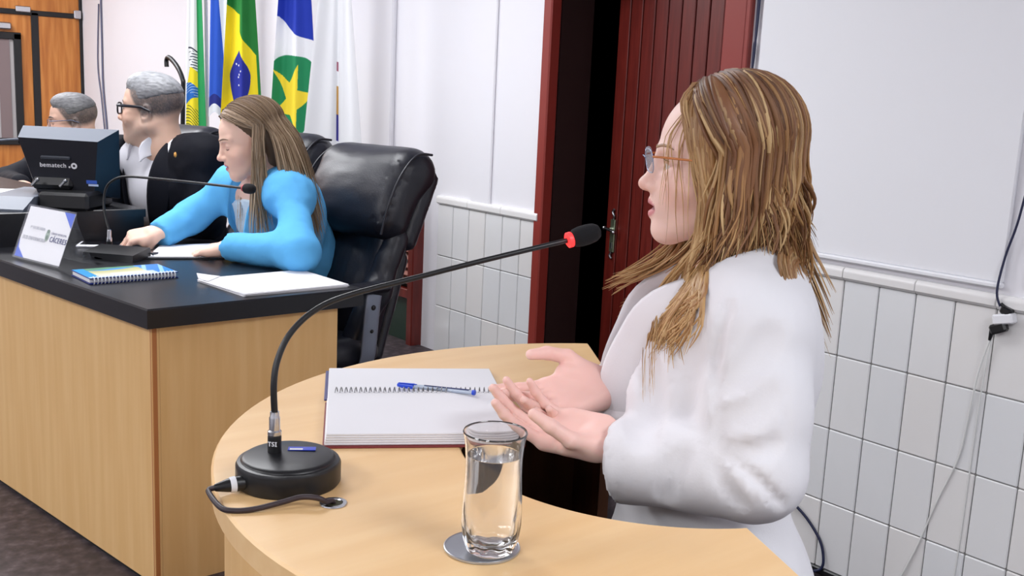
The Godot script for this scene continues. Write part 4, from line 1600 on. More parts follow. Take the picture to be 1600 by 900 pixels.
	for k in 5:
		var a := TAU * k / 5.0
		m = MB.new()
		m.tube([Vector3(0, 0.11, 0), Vector3(cos(a) * 0.28, 0.075, sin(a) * 0.28)], [0.028, 0.018], 8)
		part(t, "base_leg", m, M["black_plastic"])
		m = MB.new()
		m.ball(Vector3(cos(a) * 0.28, 0.03, sin(a) * 0.28), Vector3(0.03, 0.03, 0.03), 12, 8)
		part(t, "caster", m, M["black_plastic"])
	return t

func chairs() -> void:
	mat("grey_metal", rgb(126, 134, 150), 0.35, 0.25)
	var proto := make_chair()
	var list := [
		[Vector3(-3.15, DAIS_Y, 1.425), 0.1, "empty black leather office chair in front of the red louvred shutter"],
		[Vector3(-3.7417, 1.4352, 0.9800) + Vector3(-0.25, 0, 0.36), 0.1, "black leather office chair behind the woman in blue, below the green and yellow star flag"],
		[Vector3(-4.2194, 1.4371, 1.2600) + Vector3(-0.25, 0, 0.32), 0.1, "black leather office chair behind the man in dark framed glasses"],
	]
	for i in list.size():
		var c: Node3D = proto if i == 0 else proto.duplicate()
		c.name = "office_chair" if i == 0 else "office_chair_%03d" % i
		add_child(c, true)
		var p: Vector3 = list[i][0]
		p.y = DAIS_Y
		c.position = p
		c.rotation.y = list[i][1]
		tag(c, list[i][2], "chair", "black office chairs behind the long desk")

# ---------------------------------------------------------------- flags
func in_poly(p: Vector2, poly: PackedVector2Array) -> bool:
	return Geometry2D.is_point_in_polygon(p, poly)

func flag_color(kind: int, s: float, p: float, edges: Array) -> Color:
	# s across the drape (0..1), p runs down the visible cloth
	var white := rgb(238, 239, 242)
	if kind == 1:
		var g := rgb(24, 122, 48)
		var ye := rgb(246, 222, 28)
		var bl := rgb(26, 40, 150)
		var c := g
		if s < 0.46:
			if p > 10.0 + s * 18.0:
				c = ye
		else:
			if p > 44.0 + (s - 0.46) * 95.0:
				c = ye
		if s > 0.93:
			c = g
		var q := (p - 116.0) / 44.0
		if absf(q) < 1.0:
			var hw := 0.31 * (sqrt(1.0 - q * q) if q > 0.0 else (1.0 - pow(absf(q), 1.6)))
			if absf(s - 0.44) < hw:
				c = bl
				for d in [[0.34, 94.0], [0.43, 95.0], [0.45, 109.0], [0.42, 113.0], [0.44, 125.0], [0.52, 104.0]]:
					if Vector2((s - d[0]) * 64.0, p - d[1]).length() < 1.5:
						c = white
		return c
	if kind == 2:
		var bl := rgb(22, 52, 172)
		var gr := rgb(22, 134, 84)
		var ye := rgb(246, 218, 52)
		var wl: float = lerpf(441.0, 424.0, clampf(p / 190.0, 0, 2))
		var wr: float = lerpf(483.0, 494.0, clampf(p / 190.0, 0, 2))
		var x := lerpf(wl, wr, s)
		var line := 30.0 + maxf(0.0, x - 441.0) * 0.78
		if p < line:
			return bl
		var c := white
		var e := Vector2((x - 459.0) / 36.0, (p - 143.0) / 63.0)
		if e.length() < 1.0:
			c = gr
		var star := PackedVector2Array([Vector2(468, 94), Vector2(467, 133), Vector2(489, 150), Vector2(466, 163), Vector2(465, 193), Vector2(452, 172), Vector2(427, 181), Vector2(446, 150), Vector2(429, 115), Vector2(452, 122)])
		if in_poly(Vector2(x, p), star):
			c = ye
		return c
	if kind == 3:
		if absf(s - 0.5) < 0.022:
			if p > 128.0 and p < 172.0:
				return rgb(196, 150, 80)
			if p >= 172.0 and p < 214.0:
				return rgb(44, 40, 130)
			if p > 90.0 and p < 104.0:
				return rgb(160, 90, 110)
		return white
	if kind == 0:
		if s > 0.55:
			return rgb(26, 142, 78)
		var c := white
		if p > 78.0 and p < 80.5 and s > 0.12:
			c = rgb(40, 44, 60)
		if p > 82.0 and p < 112.0 and s > 0.25 + 0.1 * sin(p) and fmod(p * 0.5 + s * 9.0, 2.2) < 0.9:
			c = rgb(60, 70, 84)
		if p > 110.0 and p < 136.0 and s > 0.1 + 0.004 * (136.0 - p):
			c = rgb(242, 222, 40)
		if p >= 135.0 and p < 172.0 and s > 0.06:
			c = rgb(34, 104, 190)
			if fmod(p * 7.3 + s * 31.0, 5.0) < 0.8 and p < 152.0:
				c = white
			if p > 150.0 + (0.55 - s) * 40.0:
				c = rgb(240, 222, 40)
		if p >= 172.0 and s > 0.06:
			c = rgb(240, 222, 40) if fmod(p * 0.4 - s * 6.0, 2.0) > 0.5 else rgb(40, 60, 50)
		return c
	# blue and white fold of the first flag
	if s < 0.55 + (p - 60.0) * 0.002 and p < 172.0:
		return rgb(34, 84, 196) if p < 156.0 else rgb(26, 40, 130)
	return rgb(226, 232, 240)

func drape(kind: int, top: Vector3, w0: float, w1: float, y0: float, y1: float, folds: float, amp: float, p0: float, p1: float, phase: float, slit := 0.0) -> MB:
	var ax := Vector3(0.72, 0, -0.69)
	var nrm := Vector3(0.69, 0, 0.72)
	var rows := []
	for i in 41:
		var t := i / 40.0
		var row := PackedVector3Array()
		for j in 61:
			var s := j / 60.0
			var w := lerpf(w0, w1, pow(t, 0.9))
			var a := amp * (0.45 + 0.55 * t)
			var dz := a * sin(s * folds * TAU + phase + 0.5 * t) + 0.3 * a * sin(s * folds * 2.3 * TAU + 1.0 + t * 1.5)
			if slit > 0.0:
				dz -= slit * exp(-pow((s - 0.5) / 0.05, 2.0)) * t
			var p := top + ax * ((s - 0.5) * w) + nrm * dz
			p.y = lerpf(y0, y1 + 0.05 * sin(s * 5.0 + phase), t)
			row.append(p)
		rows.append(row)
	var m := MB.new()
	m.grid(rows)
	# a second skin behind gives the cloth its thickness
	var m2 := []
	for r in rows:
		var row := PackedVector3Array()
		for p in r:
			row.append(p - nrm * 0.003)
		m2.append(row)
	m.grid(m2, false, true)
	return m

func flag_mat(kind: int, y0: float, y1: float, ya: float, yb: float) -> StandardMaterial3D:
	# ya, yb: heights at which the printed design has its marks 0 and 200
	var img := Image.create(160, 512, false, Image.FORMAT_RGBA8)
	for y in 512:
		var wy := lerpf(y0, y1, y / 511.0)
		var p := (ya - wy) / (ya - yb) * 200.0
		for x in 160:
			img.set_pixel(x, y, flag_color(kind, x / 159.0, p, []))
	var m := mat("flag_cloth_%d" % kind, Color.WHITE, 0.8)
	m.albedo_texture = ImageTexture.create_from_image(img)
	m.backlight_enabled = true
	m.backlight = Color(0.18, 0.18, 0.18)
	return m

func flags() -> void:
	var labs := ["white green and blue municipal flag with an emblem, leftmost of the hanging flags", "green flag with a yellow lozenge and a starry blue disc", "blue and white flag with a large yellow star on a green disc", "plain white folded flag hanging right of the yellow star flag"]
	var spec := [
		[Vector3(-6.3300, 1.6976, 0.4200), 0.09, 0.13, 0],
		[Vector3(-5.6856, 1.7022, 0.4200), 0.13, 0.24, 1],
		[Vector3(-5.0462, 1.7068, 0.4200), 0.14, 0.25, 2],
		[Vector3(-4.6201, 1.7099, 0.4200), 0.09, 0.30, 3],
	]
	for i in 4:
		var at: Vector3 = spec[i][0]
		var base := Vector3(at.x, DAIS_Y, at.z)
		var t := thing("flag" if i == 0 else "flag_%03d" % i, labs[i], "flag", base, "flags on poles along the back wall")
		var ya := [2.080, 2.056, 2.032, 2.016][i] as float
		var yb := [1.305, 1.340, 1.375, 1.398][i] as float
		var y0 := 2.45
		var y1 := 0.85
		var m := drape(i, Vector3.ZERO, spec[i][1] * 0.72, spec[i][2] * 1.25, y0 - DAIS_Y, y1 - DAIS_Y, [1.0, 1.5, 1.5, 1.0][i], [0.02, 0.03, 0.03, 0.035][i], 0, 200, [0.6, 2.4, 2.2, 1.5][i], 0.05 if i == 3 else 0.0)
		part(t, "cloth", m, flag_mat(i, y0, y1, ya, yb))
		if i == 0:
			m = drape(4, Vector3(0.105, 0, -0.115), 0.1, 0.14, y0 - DAIS_Y, 1.36 - DAIS_Y, 1.0, 0.02, 0, 200, 0.4)
			part(t, "cloth", m, flag_mat(4, y0, 1.36, ya, yb), "blue and white fold")
		var b := MB.new()
		b.lathe([Vector2(0, 0), Vector2(0.09, 0), Vector2(0.09, 0.03), Vector2(0.03, 0.06), Vector2(0.02, 0.06)], 24, Transform3D(Basis.IDENTITY, Vector3(-0.03, 0, -0.09)))
		part(t, "pole_base", b, M["chrome"])
		b = MB.new()
		b.tube([Vector3(-0.03, 0.05, -0.09), Vector3(-0.01, 2.3, -0.07)], 0.012, 10)
		part(t, "pole", b, mat("pole_white", rgb(220, 220, 226), 0.4))

# ---------------------------------------------------------------- people: shared shapes
func head_field(f: SDF, o: Dictionary) -> void:
	var jw: float = o.get("jaw", 0.045)
	var fat: float = o.get("fat", 0.0)
	var op: float = o.get("open", 0.0)
	var nl: float = o.get("nose", 0.0)
	f.ell(Vector3(0, 0.036, -0.014), Vector3(0.074, 0.079, 0.092), Basis.IDENTITY, 0.02)
	f.ell(Vector3(0, 0.0, 0.03), Vector3(0.063, 0.085, 0.059), Basis.IDENTITY, 0.03)
	f.ell(Vector3(0, -0.05, 0.04), Vector3(0.049 + fat, 0.055, 0.048), Basis.IDENTITY, 0.03)
	for s in [-1.0, 1.0]:
		f.cap(Vector3(s * (jw + fat), -0.055, -0.008), Vector3(s * 0.012, -0.098, 0.066), 0.02 + fat * 0.6, 0.013, 0.03)
		f.ell(Vector3(s * 0.042, -0.034, 0.054), Vector3(0.022 + fat, 0.02, 0.021), Basis.IDENTITY, 0.025)
	f.ell(Vector3(0, -0.099, 0.079), Vector3(0.021, 0.0155, 0.015), Basis.IDENTITY, 0.022)
	# brow ridge, eye sockets, lids
	for s in [-1.0, 1.0]:
		f.cap(Vector3(s * 0.014, 0.016, 0.083), Vector3(s * 0.05, 0.02, 0.062), 0.0075, 0.006, 0.014)
		f.ell(Vector3(s * 0.032, -0.001, 0.088), Vector3(0.019, 0.011, 0.013), Basis.IDENTITY, 0.012, 1)
	# nose
	f.cap(Vector3(0, 0.008, 0.083), Vector3(0, -0.03, 0.104 + nl), 0.0078, 0.0092, 0.014)
	f.ell(Vector3(0, -0.033, 0.107 + nl), Vector3(0.0105, 0.0092, 0.0105), Basis.IDENTITY, 0.008)
	for s in [-1.0, 1.0]:
		f.ell(Vector3(s * 0.0115, -0.0365, 0.095 + nl * 0.6), Vector3(0.0075, 0.0072, 0.0105), Basis.IDENTITY, 0.006)
	for s in [-1.0, 1.0]:
		f.ell(Vector3(s * 0.006, -0.044, 0.099 + nl * 0.7), Vector3(0.0036, 0.004, 0.006), Basis.IDENTITY, 0.004, 1)
	# mouth
	f.ell(Vector3(0, -0.062, 0.074), Vector3(0.028, 0.021, 0.023), Basis.IDENTITY, 0.02)
	var ul := -0.0575
	var ll := -0.0715 - op
	for s in [-1.0, 1.0]:
		f.cap(Vector3(s * 0.004, ul, 0.0965), Vector3(s * 0.023, ul - 0.0055 - op * 0.4, 0.083), 0.0056, 0.0032, 0.005)
		f.cap(Vector3(s * 0.003, ll, 0.0945), Vector3(s * 0.021, ll + 0.006 + op * 0.5, 0.083), 0.0064, 0.0034, 0.005)
	f.ell(Vector3(0, (ul + ll) * 0.5 + 0.0005, 0.102), Vector3(0.021, 0.0016 + op * 0.45, 0.014), Basis.IDENTITY, 0.003, 1)
	var lid: float = o.get("lid", 0.35)
	for s in [-1.0, 1.0]:
		f.ell(Vector3(s * 0.032, -0.0015 + 0.0045 * (1.0 - lid), 0.0685), Vector3(0.0165, 0.0078 + 0.003 * lid, 0.0152), Basis(Vector3.RIGHT, -0.25), 0.004)
		f.ell(Vector3(s * 0.032, -0.0115, 0.068), Vector3(0.0155, 0.0062, 0.0135), Basis(Vector3.RIGHT, 0.2), 0.004)
	# ears
	for s in [-1.0, 1.0]:
		var eb := Basis(Vector3.UP, s * 0.35) * Basis(Vector3.RIGHT, -0.12)
		var e := Vector3(s * 0.0745, -0.014, -0.014)
		f.ell(e, Vector3(0.0075, 0.03, 0.018), eb, 0.006)
		f.ell(e + Vector3(s * 0.006, 0.003, 0.003), Vector3(0.006, 0.019, 0.0105), eb, 0.004, 1)
		f.cap(e + Vector3(s * 0.002, -0.02, 0.006), e + Vector3(s * 0.001, -0.026, 0.007), 0.0062, 0.0055, 0.006)
		f.ell(e + Vector3(s * 0.0, 0.0, 0.012), Vector3(0.0045, 0.0065, 0.005), eb, 0.005)

# painted skin: lips, cheeks, brows, lash line, beard or cropped hair
func head_paint(o: Dictionary, skin: Color):
	var lip: Color = o.get("lip", Color(0.62, 0.28, 0.26))
	var beard: Color = o.get("beard", skin)
	var ba: float = o.get("beard_amount", 0.0)
	var op: float = o.get("open", 0.0)
	var nz := FastNoiseLite.new()
	nz.seed = 3
	nz.frequency = 60.0
	return func(p: Vector3, _n: Vector3) -> Color:
		var c := skin
		var x := absf(p.x)
		c = c.lerp(Color(skin.r * 1.0, skin.g * 0.78, skin.b * 0.74), 0.5 * exp(-(Vector3(x - 0.045, p.y + 0.035, p.z - 0.06) * Vector3(30, 34, 30)).length_squared()))
		c = c.lerp(Color(skin.r, skin.g * 0.76, skin.b * 0.72), 0.5 * exp(-(Vector3(p.x, p.y + 0.036, p.z - 0.112) * 60.0).length_squared()))
		if ba > 0.0 and p.z > -0.02:
			var w := smoothstep(-0.03, -0.06, p.y - 0.25 * (0.06 - p.z)) * (0.7 + 0.5 * nz.get_noise_3dv(p * 3.0))
			c = c.lerp(beard, clampf(w * ba, 0, 1))
		if p.z > 0.06:
			var mid := -0.0645 - op * 0.5
			var edge := 0.0225 - x
			var dy := absf(p.y - mid)
			var h := (0.0125 + op * 0.6) * sqrt(clampf(edge / 0.0225, 0, 1))
			if p.z > 0.076:
				c = c.lerp(lip, smoothstep(h + 0.0014, h - 0.001, dy) * smoothstep(-0.001, 0.003, edge))
			if dy < 0.0012 + op * 0.3 and x < 0.021:
				c = c.lerp(Color(0.16, 0.04, 0.04), 0.8)
		var sc: float = o.get("scalp", 0.0)
		if sc > 0.0:
			var hz: float = 0.03 + 0.55 * (p.y - 0.02)
			var w := smoothstep(hz + 0.006, hz - 0.008, p.z) * smoothstep(-0.05 - 0.25 * minf(p.z, 0.0), -0.005, p.y + 0.4 * minf(p.z + 0.06, 0.0))
			w *= 0.88 + 0.3 * nz.get_noise_3dv(p * 7.0)
			c = c.lerp(o.get("scalp_color", Color(0.12, 0.12, 0.12)), clampf(w * sc, 0, 0.92))
		return c

func eyes(t: Node3D, xf: Transform3D, iris: Color, look := Vector2.ZERO) -> void:
	for s in [-1.0, 1.0]:
		var m := MB.new()
		var r := 0.0118
		var bs := Basis(Vector3.UP, look.x) * Basis(Vector3.RIGHT, look.y)
		var rows := []
		for i in 13:
			var a := PI * i / 12.0
			var row := PackedVector3Array()
			for j in 16:
				var b := TAU * j / 16.0
				row.append(Vector3(0, 0, 0) + bs * (Vector3(sin(a) * cos(b), sin(a) * sin(b), cos(a)) * r))
			rows.append(row)
		m.grid(rows, true, false, false)
		for i in m.v.size():
			var q: Vector3 = bs.inverse() * m.v[i]
			var ang := acos(clampf(q.z / r, -1, 1))
			m.c[i] = Color(0.02, 0.015, 0.01) if ang < 0.2 else (iris if ang < 0.5 else Color(0.82, 0.8, 0.78))
		m.put(Transform3D(xf.basis, xf * Vector3(s * 0.032, -0.004, 0.0695)))
		part(t, "eye", m, M["eye"])

# a hand: wrist at the origin, fingers along z, back of the hand along y; sx = 1 right, -1 left
func hand_field(f: SDF, sx: float, curls: Array, spread: Array, thumb: Array, sc := 1.0) -> void:
	f.rbox(Vector3(0, -0.001, 0.05), Vector3(0.036, 0.0125, 0.044), 0.012, Basis.IDENTITY, 0.012)
	f.cap(Vector3(sx * 0.016, -0.009, 0.016), Vector3(sx * 0.034, -0.011, 0.054), 0.0155, 0.0125, 0.014)
	f.cap(Vector3(-sx * 0.022, -0.008, 0.016), Vector3(-sx * 0.028, -0.006, 0.064), 0.0135, 0.0105, 0.014)
	for s in [-1.0, 1.0]:
		f.cap(Vector3(s * 0.0095, 0, -0.018), Vector3(s * 0.01, 0, 0.02), 0.0185, 0.0182, 0.016)
	var mx := [0.0275, 0.0092, -0.0105, -0.0285]
	var mz := [0.089, 0.093, 0.088, 0.079]
	var ln := [[0.042, 0.025, 0.021], [0.046, 0.029, 0.022], [0.043, 0.027, 0.022], [0.033, 0.02, 0.019]]
	var rb := [0.0088, 0.009, 0.0085, 0.0076]
	for i in 4:
		var p := Vector3(sx * mx[i], -0.001, mz[i])
		f.cap(Vector3(sx * mx[i] * 0.8, 0.0, 0.05), p, 0.0095, rb[i] + 0.0012, 0.008)
		var a := 0.0
		var r: float = rb[i]
		for k in 3:
			a += curls[i][k]
			var d := Vector3(sx * sin(spread[i]) * cos(a), -sin(a), cos(a) * cos(spread[i]))
			var q: Vector3 = p + d * ln[i][k]
			var r2: float = r * (0.93 if k < 2 else 0.8)
			f.cap(p, q, r, r2, 0.0035 if k > 0 else 0.005)
			p = q
			r = r2
	var tp := Vector3(sx * 0.02, -0.008, 0.014)
	var tr := [0.0135, 0.0112, 0.0098, 0.0078]
	var tl := [0.043, 0.034, 0.027]
	for k in 3:
		var d: Vector3 = (thumb[k] * Vector3(sx, 1, 1)).normalized()
		var q: Vector3 = tp + d * tl[k]
		f.cap(tp, q, tr[k], tr[k + 1], 0.009 if k == 0 else 0.004)
		tp = q

func limb(f: SDF, a: Vector3, b: Vector3, c: Vector3, ra: float, rb: float, rc: float, k := 0.03) -> void:
	f.cap(a, b, ra, rb, k)
	f.cap(b, c, rb, rc, k)

# trunk from pelvis to neck, g = thickness of the clothing over the body
func trunk(f: SDF, J: Dictionary, g: float, bust := 0.0) -> void:
	var N: Vector3 = J.neck
	var P: Vector3 = J.pelvis
	var B: Basis = J.basis
	var h := N.distance_to(P)
	var w: float = J.get("width", 1.0)
	var at := func(l: float, u: float, z: float) -> Vector3:
		return P.lerp(N, u) + B.x * l + B.z * z
	f.ell(at.call(0, 0.05, 0.0), Vector3(0.165 * w + g, 0.14 + g, 0.115 * w + g), B, 0.06)
	f.ell(at.call(0, 0.36, 0.012), Vector3(0.14 * w + g, h * 0.3 + g, 0.1 * w + g), B, 0.08)
	f.ell(at.call(0, 0.7, 0.012), Vector3(0.165 * w + g, h * 0.27 + g, 0.105 * w + g), B, 0.07)
	f.ell(at.call(0, 0.8, -0.025), Vector3(0.16 * w + g, h * 0.2 + g, 0.085 * w + g), B, 0.06)
	if bust > 0.0:
		for s in [-1.0, 1.0]:
			f.ell(at.call(s * 0.075, 0.66, 0.085), Vector3(0.07, 0.075, 0.055) * bust + Vector3.ONE * g, B, 0.05)
	var r: float = J.get("shoulder_r", 0.05) + g
	for i in 2:
		f.cap(at.call(0, 0.93, -0.015), J.sh[i], r * 0.95, r, 0.06)
		f.cap(at.call(0, 1.02, -0.02), (J.sh[i] as Vector3).lerp(N, 0.25) + B.y * 0.006, r * 0.6 * J.get("trap", 1.0), r * 0.9 * J.get("trap", 1.0), 0.08)

func skin_mesh(mb: MB, J: Dictionary, skin: Color, org: Vector3) -> void:
	var f := SDF.new()
	trunk(f, J, 0.0, J.get("bust", 0.0))
	for i in 2:
		limb(f, J.sh[i], J.el[i], J.wr[i], 0.04, 0.032, 0.017)
		limb(f, J.hip[i], J.kn[i], J.an[i], 0.075, 0.052, 0.036)
		f.cap(J.an[i] + Vector3(0, -0.03, 0), J.an[i] + J.toe[i] * 0.15 + Vector3(0, -0.045, 0), 0.036, 0.024, 0.03)
	f.cap(J.neck - J.basis.y * 0.03, J.head * Vector3(0, -0.03, -0.02), J.get("neck_r", 0.05), J.get("neck_r", 0.05), 0.03)
	mb.col = skin
	f.mesh_into(mb, 0.018, Transform3D(Basis.IDENTITY, -org))

# one lock of hair: a flattened tube thinning to its tip
func lock(m: MB, pts: Array, r: float, c0: Color, c1: Color, flat := 0.45, up := Vector3.ZERO) -> void:
	var rs := []
	var cs := []
	var n := pts.size()
	for i in n:
		var t := float(i) / (n - 1)
		rs.append(r * minf(1.0, 0.55 + t * 3.0) * (1.0 - 0.9 * pow(t, 3.0)))
		cs.append(c0.lerp(c1, t))
	m.tube(pts, rs, 5, false, flat, up, cs)

func person(called: String, label: String, at: Vector3) -> Node3D:
	return thing(called, label, "person", at)

func skin_mat() -> StandardMaterial3D:
	var m := mat("skin", Color.WHITE, 0.48)
	m.vertex_color_use_as_albedo = true
	m.subsurf_scatter_enabled = true
	m.subsurf_scatter_strength = 0.12
	m.metallic_specular = 0.4
	var e := mat("eye", Color.WHITE, 0.12)
	e.vertex_color_use_as_albedo = true
	var h := mat("hair", Color.WHITE, 0.5)
	h.vertex_color_use_as_albedo = true
	h.metallic_specular = 0.5
	return m

func cloth_mat(key: String, c: Color, rough := 0.85, bump := 0.25, freq := 0.08) -> StandardMaterial3D:
	var m := mat(key, c, rough)
	m.metallic_specular = 0.25
	m.normal_enabled = true
	m.normal_texture = noise_tex(41, freq, [], [], true, 3.0)
	m.normal_scale = bump
	m.uv1_triplanar = true
	m.uv1_scale = Vector3(6, 6, 6)
	return m

# flat strap of cloth following points, lying on the side «nrm»
func strap(m: MB, pts: Array, widths: Array, nrms: Array, th := 0.006) -> void:
	var n := pts.size()
	var rows := []
	for i in n:
		var t: Vector3 = (pts[mini(i + 1, n - 1)] - pts[maxi(i - 1, 0)]).normalized()
		var nn: Vector3 = nrms[i]
		nn = (nn - t * nn.dot(t)).normalized()
		var side := t.cross(nn)
		var w: float = widths[i]
		var row := PackedVector3Array()
		for k in 10:
			var a := TAU * k / 10.0
			row.append(pts[i] + side * cos(a) * w * 0.5 + nn * sin(a) * th)
		rows.append(row)
	m.grid(rows, true, true, false)
	m.face(Array(rows[0]), pts[0] - pts[1])
	m.face(Array(rows[n - 1]), pts[n - 1] - pts[n - 2])

# takes away what reaches past the cuff of a sleeve running from a to b
func cuff_cut(f: SDF, a: Vector3, b: Vector3, half := 0.075) -> void:
	var z := (b - a).normalized()
	f.rbox(b + z * 0.065, Vector3(half, half, 0.065), 0.004, aim(z), 0.004, 1)

# brows and lash lines laid on the face
func brow_lash(t: Node3D, X: Transform3D, f: SDF, brow: Color, lid: float, thick := 1.0) -> void:
	var all := PackedInt32Array(range(f.typ.size()))
	var surf := func(x: float, y: float) -> Vector3:
		var z := 0.125
		for k in 40:
			var d := f.eval(Vector3(x, y, z), all)
			if d < 0.0006:
				break
			z -= maxf(d * 0.8, 0.0006)
		return Vector3(x, y, z)
	for s in [-1.0, 1.0]:
		var pts := []
		var rs := []
		for k in 9:
			var q := k / 8.0
			pts.append(X * (surf.call(s * (0.012 + 0.042 * q), 0.0205 + 0.0065 * sin(q * 2.5) - 0.005 * q) as Vector3))
			rs.append((0.0022 + 0.0012 * sin(q * 2.6)) * (1.0 - 0.75 * q * q) * thick)
		var m := MB.new()
		m.col = brow
		m.tube(pts, rs, 6, true, 0.5, X.basis.z)
		part(t, "eyebrow", m, M["hair"])
		pts = []
		for k in 9:
			var q := k / 8.0
			var y := lerpf(0.0045, -0.0085, lid) + 0.004 * sin(q * PI) * (1.0 - 1.6 * lid) - 0.001 * q
			pts.append(X * ((surf.call(s * (0.019 + 0.028 * q), y) as Vector3) + Vector3(0, 0, 0.0006)))
		m = MB.new()
		m.col = Color(0.05, 0.03, 0.025)
		m.tube(pts, [0.0004, 0.0008, 0.001, 0.0012, 0.0012, 0.0012, 0.0012, 0.001, 0.0005], 5, true, 0.7, X.basis.z)
		part(t, "eyelashes", m, M["hair"])

# where a sight line meets a garment, for laying folds along its surface
func hit(f: SDF, all: PackedInt32Array, from: Vector3, through: Vector3) -> Vector3:
	var d := (through - from).normalized()
	var t := 0.9
	for k in 60:
		var e := f.eval(from + d * t, all)
		if e < 0.0004:
			break
		t += maxf(e * 0.85, 0.0006)
		if t > 3.0:
			break
	return from + d * t

# grooves (depth > 0) along paths seen from «eye»
func crease(f: SDF, eye: Vector3, paths: Array) -> void:
	var all := PackedInt32Array(range(f.typ.size()))
	var jobs := []
	for p in paths:
		var pts := []
		for q in curve(p[0], 4):
			pts.append(hit(f, all, eye, q))
		jobs.append([pts, p[1], p[2]])
	for j in jobs:
		var n: int = j[0].size()
		for i in n - 1:
			var ta := sin(PI * (0.12 + 0.88 * float(i) / (n - 1)))
			var tb := sin(PI * (0.12 + 0.88 * float(i + 1) / (n - 1)))
			var r: float = j[1]
			var a: Vector3 = j[0][i]
			var b: Vector3 = j[0][i + 1]
			if a.distance_to(b) > 0.06:
				continue
			var da := (eye - a).normalized()
			f.cap(a + da * (r - j[2] * ta), b + da * (r - j[2] * tb), r, r, r * 0.8, 1)

